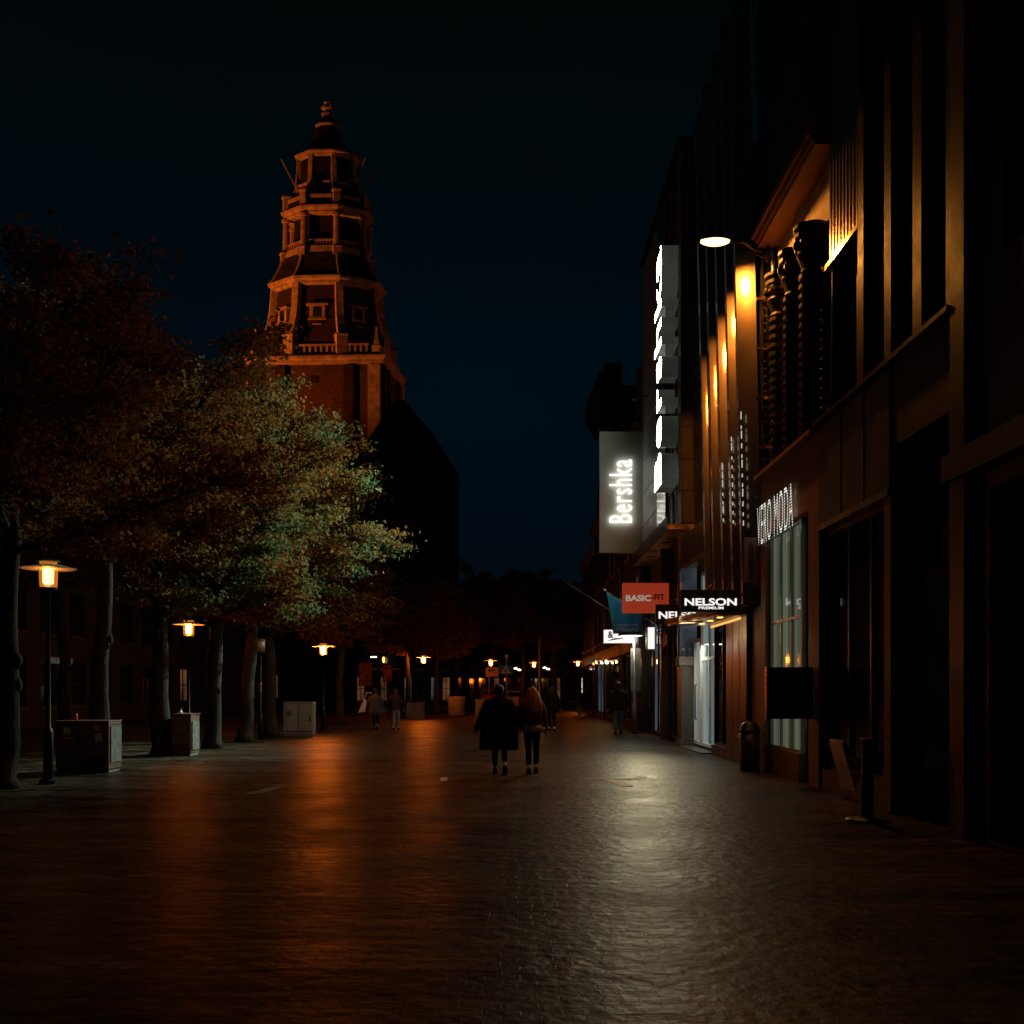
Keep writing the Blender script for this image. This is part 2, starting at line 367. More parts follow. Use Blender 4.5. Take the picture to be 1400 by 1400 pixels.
def tag(o, label=None, cat=None, group=None, kind=None):
    if label: o['label'] = label
    if cat: o['category'] = cat
    if group: o['group'] = group
    if kind: o['kind'] = kind
    return o
def thing(name, loc, label, cat, group=None):
    o = bpy.data.objects.new(name, None); COL.objects.link(o); o.location = loc; o['_o'] = tuple(loc)
    o.empty_display_size = .2
    return tag(o, label, cat, group)
def lamp(kind, name, parent, loc, energy, col, **kw):
    l = bpy.data.lights.new(name, kind); l.energy = energy; l.color = col
    for k, v in kw.items(): setattr(l, k, v)
    o = bpy.data.objects.new(name, l); COL.objects.link(o)
    base = parent['_o'] if parent is not None else (0, 0, 0)
    o.parent = parent; o.location = Vector(loc) - Vector(base); return o
def aim(o, target, parent=None):
    base = Vector(parent['_o']) if parent is not None else Vector((0, 0, 0))
    d = Vector(target) - base - o.location
    o.rotation_euler = d.to_track_quat('-Z', 'Y').to_euler()
def copy_tree(o, parent=None):
    c = o.copy(); COL.objects.link(c)
    if parent is not None: c.parent = parent
    for ch in list(o.children): copy_tree(ch, c)
    return c

# text ------------------------------------------------------------------
ROT = {'S': Matrix(((1, 0, 0), (0, 0, -1), (0, 1, 0))),             # faces the camera (-Y)
       'S_UP': Matrix(((0, -1, 0), (0, 0, -1), (1, 0, 0))),         # faces -Y, reads upward
       'S_DN': Matrix(((0, 1, 0), (0, 0, -1), (-1, 0, 0))),         # faces -Y, reads downward
       'W': Matrix(((0, 0, -1), (-1, 0, 0), (0, 1, 0))),            # faces the street (-X)
       'W_UP': Matrix(((0, 0, -1), (0, 1, 0), (1, 0, 0))),
       'W_DN': Matrix(((0, 0, -1), (0, -1, 0), (-1, 0, 0))),
       'UP': Matrix(((1, 0, 0), (0, 1, 0), (0, 0, 1)))}
def text_geo(txt, width, height, depth, weight=0., shear=0., space=1.):
    cu = bpy.data.curves.new('t', 'FONT'); cu.body = txt; cu.size = 1; cu.space_character = space; cu.offset = weight; cu.shear = shear
    cu.extrude = .05; cu.resolution_u = 5
    ob = bpy.data.objects.new('t', cu); COL.objects.link(ob)
    dg = bpy.context.evaluated_depsgraph_get(); dg.update()
    me = bpy.data.meshes.new_from_object(ob.evaluated_get(dg))
    bpy.data.objects.remove(ob)
    v = np.array([p.co[:] for p in me.vertices]); f = [tuple(p.vertices) for p in me.polygons]
    bpy.data.meshes.remove(me)
    mn, mx = v.min(0), v.max(0); s = mx - mn
    v = (v - (mn + mx) / 2) / s * np.array([width, height, depth])
    return v, f
def text_mb(txt, c, face, width, height, depth, weight=0., shear=0., front_mat=False, space=1.):
    v, f = text_geo(txt, width, height, depth, weight, shear, space)
    R = ROT[face]; c = Vector(c)
    mb = MB(); vs = [R @ Vector(p) + c for p in v]
    mb.add(vs, f)
    if front_mat:
        for i, fc in enumerate(f):
            z = [v[k][2] for k in fc]
            mb.mi[i] = 1 if min(z) > depth * .49 else 0
    return mb
def split_islands(mb, key):
    par = list(range(len(mb.v)))
    def fd(i):
        while par[i] != i: par[i] = par[par[i]]; i = par[i]
        return i
    cl = {}
    for i, p in enumerate(mb.v):      # weld coincident vertices
        k = tuple(round(c, 4) for c in p)
        if k in cl: par[fd(i)] = fd(cl[k])
        else: cl[k] = i
    for f in mb.f:
        for a in f[1:]: par[fd(a)] = fd(f[0])
    groups = {}
    for fi, f in enumerate(mb.f): groups.setdefault(fd(f[0]), []).append(fi)
    res = []
    for g in groups.values():
        o = MB(); idx = {}
        for fi in g:
            nf = []
            for a in mb.f[fi]:
                if a not in idx: idx[a] = len(o.v); o.v.append(mb.v[a])
                nf.append(idx[a])
            o.f.append(tuple(nf)); o.mi.append(mb.mi[fi])
        res.append(o)
    res.sort(key=lambda o: sum(key(p) for p in o.v) / len(o.v))
    return res

# windows and doors for facades ------------------------------------------
def window_w(parent, y0, y1, z0, z1, x, pane, frame=None, nx=1, nz=1, t=.06, name='window', depth=.12):
    """window in a wall facing -X at plane x; frame stands just proud"""
    fr = MB(); fm = frame or M['blackmetal']
    fr.box(x - .03, x + depth, y0, y0 + t, z0, z1).box(x - .03, x + depth, y1 - t, y1, z0, z1)
    fr.box(x - .03, x + depth, y0 + t, y1 - t, z0, z0 + t).box(x - .03, x + depth, y0 + t, y1 - t, z1 - t, z1)
    for i in range(1, nx):
        y = y0 + (y1 - y0) * i / nx; fr.box(x - .02, x + depth, y - t / 2, y + t / 2, z0 + t, z1 - t)
    for i in range(1, nz):
        z = z0 + (z1 - z0) * i / nz; fr.box(x - .015, x + depth, y0 + t, y1 - t, z - t / 2, z + t / 2)
    w = fr.build(name, fm, parent)
    MB().box(x + .03, x + .05, y0 + t * .5, y1 - t * .5, z0 + t * .5, z1 - t * .5).build('pane', pane, w)
    return w
def window_s(parent, x0, x1, z0, z1, y, pane, frame=None, nx=1, nz=1, t=.06, name='window', depth=.12):
    fr = MB(); fm = frame or M['blackmetal']
    fr.box(x0, x0 + t, y - .03, y + depth, z0, z1).box(x1 - t, x1, y - .03, y + depth, z0, z1)
    fr.box(x0 + t, x1 - t, y - .03, y + depth, z0, z0 + t).box(x0 + t, x1 - t, y - .03, y + depth, z1 - t, z1)
    for i in range(1, nx):
        x = x0 + (x1 - x0) * i / nx; fr.box(x - t / 2, x + t / 2, y - .02, y + depth, z0 + t, z1 - t)
    for i in range(1, nz):
        z = z0 + (z1 - z0) * i / nz; fr.box(x0 + t, x1 - t, y - .015, y + depth, z - t / 2, z + t / 2)
    w = fr.build(name, fm, parent)
    MB().box(x0 + t * .5, x1 - t * .5, y + .03, y + .05, z0 + t * .5, z1 - t * .5).build('pane', pane, w)
    return w
def window_e(parent, y0, y1, z0, z1, x, pane, frame=None, nx=1, nz=1, t=.06, name='window', depth=.12):
    fr = MB(); fm = frame or M['blackmetal']
    fr.box(x + .03, x - depth, y0, y0 + t, z0, z1).box(x + .03, x - depth, y1 - t, y1, z0, z1)
    fr.box(x + .03, x - depth, y0 + t, y1 - t, z0, z0 + t).box(x + .03, x - depth, y0 + t, y1 - t, z1 - t, z1)
    for i in range(1, nx):
        y = y0 + (y1 - y0) * i / nx; fr.box(x + .02, x - depth, y - t / 2, y + t / 2, z0 + t, z1 - t)
    for i in range(1, nz):
        z = z0 + (z1 - z0) * i / nz; fr.box(x + .015, x - depth, y0 + t, y1 - t, z - t / 2, z + t / 2)
    w = fr.build(name, fm, parent)
    MB().box(x - .03, x - .05, y0 + t * .5, y1 - t * .5, z0 + t * .5, z1 - t * .5).build('pane', pane, w)
    return w
def wall_with_holes(mb, x0, x1, Y0, Y1, Z0, Z1, holes):
    """wall slab between x0 and x1 spanning Y0..Y1, Z0..Z1 with rectangular openings (y0,y1,z0,z1)"""
    ys = sorted({Y0, Y1, *[h[0] for h in holes], *[h[1] for h in holes]})
    for a, b in zip(ys[:-1], ys[1:]):
        hs = sorted([(h[2], h[3]) for h in holes if h[0] <= a + 1e-6 and h[1] >= b - 1e-6])
        z = Z0
        for h0, h1 in hs:
            if h0 > z + 1e-6: mb.box(x0, x1, a, b, z, h0)
            z = h1
        if z < Z1 - 1e-6: mb.box(x0, x1, a, b, z, Z1)
    return mb
# ================================================================== SETTING
def sheet(name, x0, x1, y0, y1, z, m):
    mb = MB(); mb.add([(x0, y0, z), (x1, y0, z), (x1, y1, z), (x0, y1, z)], [(0, 1, 2, 3)])
    return tag(mb.build(name, m), kind='structure')
sheet('ground', -260, 260, -40, 420, -.004, M['paving'])
sheet('red_cross_road', -60, 5.0, 49.5, 62, 0.004, M['redroad'])

def flat_poly(name, pts, z, m, label, cat, group=None):
    mb = MB(); n = len(pts)
    mb.add([(p[0], p[1], z) for p in pts], [tuple(range(n))])
    return tag(mb.build(name, m), label, cat, group)
def gp(px, py):                # point of the pavement seen at a pixel
    Y = CAMZ * F / (py - HOR); return (xat(px, Y), Y)
def arrow(name, cx, cy, s, label, m='paint'):
    mb = MB()
    tri = [(-.62, .02), (-.05, .10), (-.05, -.06)]
    bar = [(-.05, .06), (.42, .05), (.42, -.0), (-.05, -.02)]
    leg = [(-.28, -.08), (-.04, -.08), (.14, -.62), (-.10, -.62)]
    for p in (tri, bar, leg):
        mb.add([(cx + s * a, cy + b * 2.3, .004) for a, b in p], [tuple(range(len(p)))])
    return tag(mb.build(name, M[m]), label, 'road marking', 'painted arrows on the paving')
arrow('painted_arrow', 1.95, 18.9, 1., 'bright white arrow worn into the paving right of the walking couple')
arrow('painted_arrow', -4.1, 17.6, -1., 'faint worn arrow on the paving in the dark left half of the street', 'wornpaint')
flat_poly('painted_dash', [gp(869, 1064.5), gp(884, 1064.5), gp(884, 1061.5), gp(869, 1061.5)], .004, M['paint'],
          'short white painted dash just right of the bright arrow', 'road marking')
flat_poly('painted_dash', [gp(601, 1068), gp(611, 1068), gp(613, 1063), gp(603, 1063)], .004, M['paint'],
          'small faint painted patch left of the couple\'s feet', 'road marking')
# metal threshold strips across the pavement on the right
flat_poly('threshold_strip', [(2.0, 37.3), (5.05, 37.3), (5.05, 37.55), (2.0, 37.55)], .004, M['concrete'],
          'pale kerbstone strip across the pavement by the jeans walker', 'paving strip')

# ================================================================== TREES
LEAF_A = leaf_mat('autumn_lime_leaves', [(0, (.04, .075, .03)), (.3, (.08, .15, .065)), (.55, (.12, .16, .065)), (.75, (.14, .15, .05)), (.92, (.19, .085, .025)), (1, (.22, .25, .12))])
LEAF_R = leaf_mat('rusty_lime_leaves', [(0, (.20, .075, .02)), (.35, (.28, .10, .022)), (.6, (.11, .10, .03)), (.8, (.24, .08, .02)), (1, (.30, .17, .05))])
def make_tree_meshes(seed, H=12., TH=5.3, R=4.4, leaves=29000, ls=.060):
    rnd = random.Random(seed); rng = np.random.default_rng(seed)
    wood = MB(); tw = []
    pts = []; rad = []
    n = 9; ox = oy = 0
    top = H * .62
    for i in range(n + 1):
        t = i / n; z = top * t
        ox += rnd.uniform(-.10, .10); oy += rnd.uniform(-.10, .10)
        pts.append((ox, oy, z)); rad.append((.25 - .17 * t) * (1.35 if i == 0 else rnd.uniform(.84, 1.16)))
    pts.insert(1, (pts[0][0], pts[0][1], .25)); rad.insert(1, .25)
    wood.tube(pts, rad, 10)
    # knots on the trunk
    for k in range(7):
        z = rnd.uniform(.8, TH); a = rnd.uniform(0, 2 * PI)
        i = min(n - 1, int(z / top * n)); fr_ = z / top * n - i; p = Vector(pts[i + (1 if i else 0)]).lerp(Vector(pts[i + 2]), fr_)
        wood.ball((p.x + .13 * math.cos(a), p.y + .13 * math.sin(a), z), rnd.uniform(.07, .12), 1.6, 7, 5)
    limbs = MB()
    nl = 15
    for k in range(nl):
        t = k / (nl - 1)
        z0 = TH - .6 + (top - TH + .5) * t
        i = min(n, max(1, int(z0 / top * n)))
        p0 = Vector((pts[i][0], pts[i][1], z0))
        az = k * 2.39996 + rnd.uniform(-.3, .3)
        el = math.radians(13 + 50 * t + rnd.uniform(-8, 8))
        prof = math.sin(PI * min(1, .28 + .62 * t)) ** .7
        L = R * (.72 + .35 * rnd.random()) * (prof if t < .75 else .62)
        L = max(L, 1.8)
        d = Vector((math.cos(az) * math.cos(el), math.sin(az) * math.cos(el), math.sin(el)))
        lp = [p0]; p = p0.copy(); dd = d.copy(); m = 6
        for j in range(m):
            dd = (dd + Vector((rnd.uniform(-.18, .18), rnd.uniform(-.18, .18), rnd.uniform(-.02, .16)))).normalized()
            p = p + dd * (L / m); lp.append(p.copy())
        limbs.tube(lp, [.085 * (1 - .85 * j / m) + .008 for j in range(m + 1)], 6)
        for j in range(1, m + 1):
            for q in range(3 if j < m else 4):
                b = lp[j]; a2 = az + rnd.uniform(-1.5, 1.5) * (1 if j < m else .6)
                e2 = rnd.uniform(-.22, .75)
                d2 = Vector((math.cos(a2) * math.cos(e2), math.sin(a2) * math.cos(e2), math.sin(e2)))
                l2 = rnd.uniform(.6, 1.35) * (.8 + .3 * R / 4.4)
                q1 = b + d2 * l2 * .5 + Vector((0, 0, rnd.uniform(-.05, .1))); q2 = q1 + (d2 + Vector((rnd.uniform(-.3, .3), rnd.uniform(-.3, .3), rnd.uniform(-.35, .1)))).normalized() * l2 * .5
                limbs.tube([b, q1, q2], [.022, .012, .005], 4, False)
                tw.append((b, q1, q2))
    # leaves along the twigs
    T = np.array([[p[:] for p in t3] for t3 in tw])
    idx = rng.integers(0, len(T), leaves); u = rng.random(leaves)[:, None] ** .6
    w = rng.random(len(T)) * .9 + .25; idx = rng.choice(len(T), leaves, p=w / w.sum())
    a, b, c = T[idx, 0], T[idx, 1], T[idx, 2]
    base = np.where(u < .5, a + (b - a) * u * 2, b + (c - b) * (u * 2 - 1))
    base = base + rng.normal(0, 1, (leaves, 3)) * np.array([.24, .24, .10])
    nrm = rng.normal(0, 1, (leaves, 3)) * .75 + np.array([0, 0, .75]); nrm /= np.linalg.norm(nrm, axis=1)[:, None]
    tdir = np.cross(nrm, rng.normal(0, 1, (leaves, 3))); tdir /= np.linalg.norm(tdir, axis=1)[:, None]
    sdir = np.cross(nrm, tdir); s = (ls * (.65 + .75 * rng.random(leaves)))[:, None]
    fold = nrm * s * .22
    V = np.empty((leaves, 6, 3))
    V[:, 0] = base - tdir * s; V[:, 1] = base - tdir * s * .15 + sdir * s * .68 + fold; V[:, 2] = base + tdir * s * .55 + sdir * s * .42 + fold
    V[:, 3] = base + tdir * s * 1.05; V[:, 4] = base + tdir * s * .55 - sdir * s * .42 + fold; V[:, 5] = base - tdir * s * .15 - sdir * s * .68 + fold
    me = bpy.data.meshes.new('crown')
    me.vertices.add(leaves * 6); me.vertices.foreach_set('co', V.reshape(-1))
    o = np.arange(leaves)[:, None] * 6
    Fq = np.concatenate([o + np.array([[0, 1, 2, 3]]), o + np.array([[0, 3, 4, 5]])], 1).reshape(-1)
    me.loops.add(leaves * 8); me.loops.foreach_set('vertex_index', Fq.astype(np.int32))
    me.polygons.add(leaves * 2); me.polygons.foreach_set('loop_start', np.arange(leaves * 2, dtype=np.int32) * 4)
    me.update(calc_edges=True); me.materials.append(LEAF_A)
    return wood, limbs, me
def tree_proto(seed, label, **kw):
    w, l, me = make_tree_meshes(seed, **kw)
    t = thing('lime_tree', (0, 0, 0), label, 'tree', 'lime trees lining the street')
    MB().add([(math.cos(a) * .62, math.sin(a) * .62, .012) for a in [k * PI / 8 for k in range(16)]], [tuple(range(16))]).build('soil_pit', M['bark'], t)
    w.build('trunk', M['bark'], t, True); l.build('limbs', M['bark'], t, True)
    c = bpy.data.objects.new('crown', me); COL.objects.link(c); c.parent = t
    return t
protos = [tree_proto(11, 'x'), tree_proto(23, 'x', R=4.7), tree_proto(37, 'x', leaves=26000), tree_proto(58, 'x', H=12.8, TH=4.1, R=4.9, leaves=35000)]
TREES = [   # px of trunk, Y, proto, scale z, rotation, label
    (2, 17.0, 0, .84, .3, 'nearest lime tree, its dark trunk cut by the left edge of the photo'),
    (136, 21.3, 1, .92, 1.9, 'lime tree right behind the wide brown cabinet near the left edge'),
    (222, 25.9, 2, .97, 3.1, 'lime tree with its trunk against the narrow cabinet, left of the second lit lamp'),
    (293, 28.6, 3, .98, 4.4, 'lime tree with a knotted pale trunk just right of the second lit lamp'),
    (337, 32.2, 3, 1.0, 5.2, 'slim lime tree just left of the unlit lantern'),
    (368, 35.6, 3, 1.02, .9, 'lime tree directly behind the unlit lantern, its crown rim lit white'),
    (465, 49.0, 0, .80, 2.3, 'lime tree with an orange lit trunk right of the third lit lamp'),
    (560, 60.5, 1, .78, 3.9, 'lime tree behind the two pedestrians walking on the left'),
    (596, 71.0, 2, .80, 5.9, 'lime tree right beside the fourth lit lamp, above the round planter'),
    (622, 88.0, 0, 1.15, 1.2, 'dim far lime tree beyond the red planter, left of the crossing sign'),
    (716, 78.0, 1, 1.02, 2.7, 'dim far lime tree behind the long haired walker'),
    (758, 80.0, 2, 1.0, 4.9, 'dim far lime tree at the end of the street left of the bright shop window'),
    (670, 84.0, 0, 1.15, .4, 'farthest lime tree straight down the middle of the street'),
    (-30, 27.0, 1, 1.08, 2.2, 'back row lime tree behind the first lit lamp, mostly lost in the dark'),
    (90, 34.0, 0, 1.05, 5.0, 'back row lime tree between the first lamp and the cabinet tree'),
]
used = set()
for px, Y, k, s, r, lab in TREES:
    if k in used: t = copy_tree(protos[k])
    else: t = protos[k]; used.add(k)
    t.location = (xat(px, Y), Y, 0); t.rotation_euler = (0, 0, r)
    t.scale = (s ** .4, s ** .4, s); t['label'] = lab
    if Y < 28 or 45 < Y:      # rusty autumn leaves with amber lamplight put into the colour; three stay mostly green
        for ch in t.children:
            if ch.name.startswith('crown'):
                ch.material_slots[0].link = 'OBJECT'; ch.material_slots[0].material = LEAF_R

# ================================================================== STREET LAMPS
def street_lamp(px, Y, zg, label, watts, lit=True):
    x = xat(px, Y); t = thing('street_lamp', (x, Y, 0), label, 'street lamp', 'lantern street lamps down the street')
    zb = zg - .22
    MB().lathe(x, Y, [(.085, 0), (.085, .9), (.07, .95), (.042, 1.0), (.032, zb - .06), (.05, zb - .05), (.05, zb)], 14).build('pole', M['iron'], t, True)
    MB().lathe(x, Y, [(.15, 0), (.15, .06), (.1, .09), (.1, .12)], 16).build('foot', M['iron'], t)
    MB().lathe(x, Y, [(.05, zb), (.15, zb + .015), (.155, zb + .045), (.1, zb + .055)], 16).build('lamp_holder', M['iron'], t)
    MB().lathe(x, Y, [(.145, zb + .05), (.158, zb + .38)], 20, 0, False).build('lamp_glass', M['amber'], t, True)
    MB().lathe(x, Y, [(.06, zb + .10), (.085, zb + .13), (.09, zb + .34), (.07, zb + .37), (.01, zb + .375)], 14).build('bulb', emit('sodium_bulb', (1, .25, .033) if watts > 40 else (1, .45, .15), watts) if lit else M['greyside'], t, True)
    for k in range(4):
        a = PI / 4 + k * PI / 2
        MB().tube([(x + .152 * math.cos(a), Y + .152 * math.sin(a), zb + .05), (x + .165 * math.cos(a), Y + .165 * math.sin(a), zb + .38)], .008, 5).build('glazing_bar', M['iron'], t)
    MB().lathe(x, Y, [(.46, zb + .375), (.47, zb + .385), (.22, zb + .44), (.17, zb + .44), (.17, zb + .425)], 32).build('disc_shade', M['whitepaint'], t)
    MB().lathe(x, Y, [(.14, zb + .445), (.145, zb + .50)], 20, 0, False).build('upper_glass', M['amber'], t, True)
    MB().lathe(x, Y, [(.19, zb + .50), (.19, zb + .515), (.06, zb + .55), (.01, zb + .55)], 20).build('cap', M['iron'], t)
    return t
street_lamp(66, 18.0, 3.62, 'nearest lit lamp with a wide disc, close to the left edge', 16)
street_lamp(258, 30.0, 3.40, 'second lit lamp from the left, between two tree trunks above the narrow cabinet', 105)
street_lamp(442, 41.0, 3.22, 'third lit lamp from the left, between the pale grey cabinet and an orange lit trunk', 600)
street_lamp(579, 60.0, 3.38, 'fourth lit lamp from the left, right of the two left hand pedestrians', 640)
street_lamp(671, 67.0, 3.38, 'lit lamp above the couple, left of the blue crossing sign', 230)
street_lamp(730, 75.0, 3.46, 'lit lamp above the long haired walker, beside a tall orange pole', 230)
street_lamp(790, 82.0, 3.72, 'farthest lit lamp, in front of the bright shop window', 260)

# unlit cylinder lantern
def unlit_lantern(px, Y, zg):
    x = xat(px, Y); t = thing('lantern_post', (x, Y, 0), 'unlit grey cylinder lantern on a thin post among the trunks', 'street lamp')
    MB().lathe(x, Y, [(.08, 0), (.08, .8), (.045, .85), (.04, zg - .25)], 12).build('pole', M['iron'], t, True)
    MB().lathe(x, Y, [(.12, zg - .25), (.14, zg - .22), (.14, zg - .19)], 16).build('lamp_holder', M['iron'], t)
    MB().lathe(x, Y, [(.14, zg - .19), (.155, zg + .18)], 16).build('lamp_glass', M['facadepanel'], t, True)
    MB().lathe(x, Y, [(.18, zg + .18), (.18, zg + .21), (.05, zg + .26), (.01, zg + .26)], 16).build('cap', M['copper'], t)
    for z in (1.55, 1.75):
        MB().lathe(x, Y, [(.055, z), (.06, z + .03), (.06, z + .1), (.055, z + .13)], 12).build('post_clamp', M['steel'], t)
unlit_lantern(356, 34.0, 3.1)

# facade lamp on its bracket, the strongest light of the street
def wall_lamp():
    Y = 20.5; z = zat(331, Y); x0 = xat(958, Y); x1 = xat(997, Y)
    t = thing('bracket_street_lamp', (5.2, 20.9, z), 'glowing amber street lamp on a long bracket high on the right hand facades', 'street lamp')
    hx = (x0 + x1) / 2; L = (x1 - x0)
    sh = MB()
    rings = []
    for i in range(9):
        u = i / 8; rings.append((x0 + L * u, math.sin(PI * min(1, .06 + .88 * u)) ** .6))
    vs = []; fs = []; seg = 12
    for xx, r in rings:
        for k in range(seg):
            a = PI * k / (seg - 1)
            vs.append((xx, Y + math.cos(a) * .17 * r, z + .02 + math.sin(a) * .085 * r))
    for i in range(8):
        for k in range(seg - 1):
            a = i * seg + k; fs.append((a, a + 1, a + seg + 1, a + seg))
    sh.add(vs, fs); sh.build('lamp_hood', M['steel'], t, True)
    vs = []; fs = []
    for xx, r in rings:
        for k in range(seg):
            a = PI * k / (seg - 1)
            vs.append((xx, Y + math.cos(a) * .165 * r, z + .02 - math.sin(a) * .085 * r))
    for i in range(8):
        for k in range(seg - 1):
            a = i * seg + k; fs.append((a, a + seg, a + seg + 1, a + 1))
    b = MB(); b.add(vs, fs); b.build('lamp_lens', M['lampglow'], t, True)
    MB().tube([(x1 - .02, Y, z + .03), (x1 + .32, Y + .05, z + .0), (4.95, 20.85, z - .02), (5.25, 20.98, z - .04)], [.045, .03, .025, .025], 8).build('bracket_arm', M['iron'], t, True)
    MB().box(5.2, 5.26, 20.88, 21.0, z - .2, z + .12).build('wall_plate', M['iron'], t)
    MB().tube([(5.2, 20.94, z - .16), (4.75, 20.8, z - .03)], .015, 6).build('brace', M['iron'], t)
    lamp('SPOT', 'sodium_light', t, (hx, Y, z - .16), 560, (1, .34, .05), shadow_soft_size=.14, spot_size=math.radians(177), spot_blend=.06)
wall_lamp()

# ================================================================== CABINETS, PLANTERS, BINS
def cabinet_pair():
    Y = 20.4; x0, xm, x1 = xat(76, Y), xat(107, Y), xat(150, Y); h = 1.0; d = .62
    t = thing('utility_cabinet', ((x0 + x1) / 2, Y, 0), 'wide brown double cabinet with small notices between the first lamp and a tree', 'utility cabinet')
    MB().box(x0, xm - .015, Y, Y + d, .06, h - .0).build('left_body', M['cabinet'], t, bevel=.012)
    MB().box(xm + .015, x1, Y - .05, Y + d, .06, h).build('right_body', M['cabinet'], t, bevel=.012)
    MB().box(x0 - .01, x1 + .01, Y - .07, Y + d + .02, h + .001, h + .035).build('lid', M['cabinet'], t, bevel=.01)
    MB().box(x0 + .03, x1 - .03, Y + .03, Y + d - .03, 0, .058).build('plinth', M['concrete'], t)
    MB().box(x0 + .02, xm - .03, Y - .02, Y - .002, .67, .70).build('handle_bar', M['orangecloth'], t)
    MB().box(x0 + .16, x0 + .29, Y - .008, Y - .002, .76, .9).build('notice', M['whitepaint'], t)
    MB().box(xm + .32, xm + .46, Y - .058, Y - .052, .83, .95).build('notice', M['signyellow'], t)
    MB().box(xm + .36, xm + .5, Y - .058, Y - .052, .62, .78).build('notice', M['whitepaint'], t)
    MB().box(x1 + .002, x1 + .02, Y + .03, Y + d - .05, .2, .92).build('side_poster', M['agedpaper'], t)
    for i in range(5): MB().box(xm + .1, x1 - .1, Y - .058, Y - .0505, .12 + .045 * i, .14 + .045 * i).build('vent_slot', M['black'], t)
    MB().lathe(xm + .08, Y - .06, [(.022, .55), (.022, .6)], 10).build('lock', M['steel'], t)
    MB().box((xm + x1) / 2 - .004, (xm + x1) / 2 + .004, Y - .054, Y - .0502, .1, .96).build('door_seam', M['black'], t)
    k = thing('drinks_can', (x0 + .32, Y + .2, h + .036), 'small red drinks can left on the wide brown cabinet', 'can')
    MB().lathe(x0 + .32, Y + .2, [(.03, h + .036), (.036, h + .046), (.036, h + .15), (.028, h + .16)], 12).build('can_body', M['redsign'], k)
    MB().lathe(x0 + .32, Y + .2, [(.026, h + .1605), (.024, h + .166)], 12).build('can_lid', M['steel'], k)
cabinet_pair()
def cabinet_narrow():
    Y = 25.6; x0, x1 = xat(235, Y), xat(261, Y); h = 1.02
    t = thing('utility_cabinet', ((x0 + x1) / 2, Y, 0), 'narrow brown cabinet with a pale side poster, below the second lit lamp', 'utility cabinet')
    MB().box(x0, x1, Y, Y + .7, .05, h).build('cabinet_body', M['cabinet'], t, bevel=.012)
    MB().box(x0 - .02, x1 + .02, Y - .02, Y + .72, h + .001, h + .03).build('lid', M['steel'], t)
    MB().box(x0 + .02, x1 - .02, Y + .02, Y + .68, 0, .048).build('plinth', M['concrete'], t)
    MB().box(x1 + .002, x1 + .03, Y + .05, Y + .6, .14, .86).build('side_poster', M['agedpaper'], t)
    MB().box(x0 + .08, x0 + .2, Y - .01, Y - .002, .62, .78).build('notice', M['agedpaper'], t)
    for i in range(4): MB().box(x0 + .06, x1 - .06, Y - .008, Y - .0005, .12 + .05 * i, .14 + .05 * i).build('vent_slot', M['black'], t)
    MB().lathe(x1 - .08, Y - .01, [(.02, .5), (.02, .55)], 10).build('lock', M['steel'], t)
    c = thing('crumpled_cup', (x0 + .18, Y + .12, h + .032), 'crumpled paper cup lying on the narrow cabinet', 'cup')
    MB().loft([(h + .032, x0 + .17, Y + .12, .035, .03), (h + .06, x0 + .185, Y + .11, .05, .035), (h + .10, x0 + .17, Y + .13, .04, .05), (h + .115, x0 + .18, Y + .12, .02, .02)], 9).build('cup_body', M['whitepaint'], c)
    MB().tube([(x0 + .18, Y + .12, h + .115), (x0 + .22, Y + .1, h + .17)], .006, 5).build('straw', M['whitepaint'], c)
cabinet_narrow()
def cabinet_grey():
    Y = 36.7; x0, x1 = xat(387, Y), xat(428, Y); h = zat(961, Y)
    t = thing('utility_cabinet', ((x0 + x1) / 2, Y, 0), 'pale grey square cabinet standing left of the third lit lamp', 'utility cabinet')
    MB().box(x0, x1, Y, Y + .55, .06, h).build('cabinet_body', M['cabinetgrey'], t, bevel=.02)
    MB().box(x0 + .02, x1 - .02, Y + .02, Y + .53, 0, .058).build('plinth', M['concrete'], t)
    MB().box(x0 - .015, x1 + .015, Y - .015, Y + .565, h + .001, h + .03).build('lid', M['cabinetgrey'], t, bevel=.008)
    MB().box(x1 - .12, x1 - .09, Y - .02, Y - .002, h * .45, h * .58).build('handle', M['iron'], t)
    MB().box(x0 + .05, x1 - .05, Y - .008, Y - .002, .14, .17).build('door_seam', M['iron'], t)
    MB().box((x0 + x1) / 2 - .006, (x0 + x1) / 2 + .006, Y - .006, Y - .001, .18, h - .05).build('door_seam', M['iron'], t)
    MB().box(x0 + .12, x0 + .3, Y - .006, Y - .001, h * .6, h * .75).build('torn_sticker', M['agedpaper'], t)
cabinet_grey()
def planter(px0, px1, ytop, Y, label, round_=True, m='concrete'):
    x0, x1 = xat(px0, Y), xat(px1, Y); h = zat(ytop, Y); r = (x1 - x0) / 2; cx = (x0 + x1) / 2
    t = thing('planter', (cx, Y, 0), label, 'planter', 'concrete planters in the street')
    if round_:
        MB().lathe(cx, Y, [(r * .86, 0), (r * .98, .08), (r, h * .8), (r * .96, h), (r * .84, h), (r * .8, h - .08)], 24).build('tub', M[m], t, True)
        MB().lathe(cx, Y, [(r * .8, h - .085), (.01, h - .06)], 20).build('soil', M['bark'], t)
    else:
        MB().box(x0, x1, Y, Y + .8, 0, h).build('tub', M[m], t, bevel=.03)
        MB().box(x0 + .08, x1 - .08, Y + .08, Y + .72, h + .002, h + .03).build('soil', M['bark'], t)
planter(612, 636, 952, 64, 'round reddish concrete planter under the fourth lamp, left of the couple')
planter(555, 579, 961, 58, 'square low planter between the left pedestrians and the fourth lamp', False)
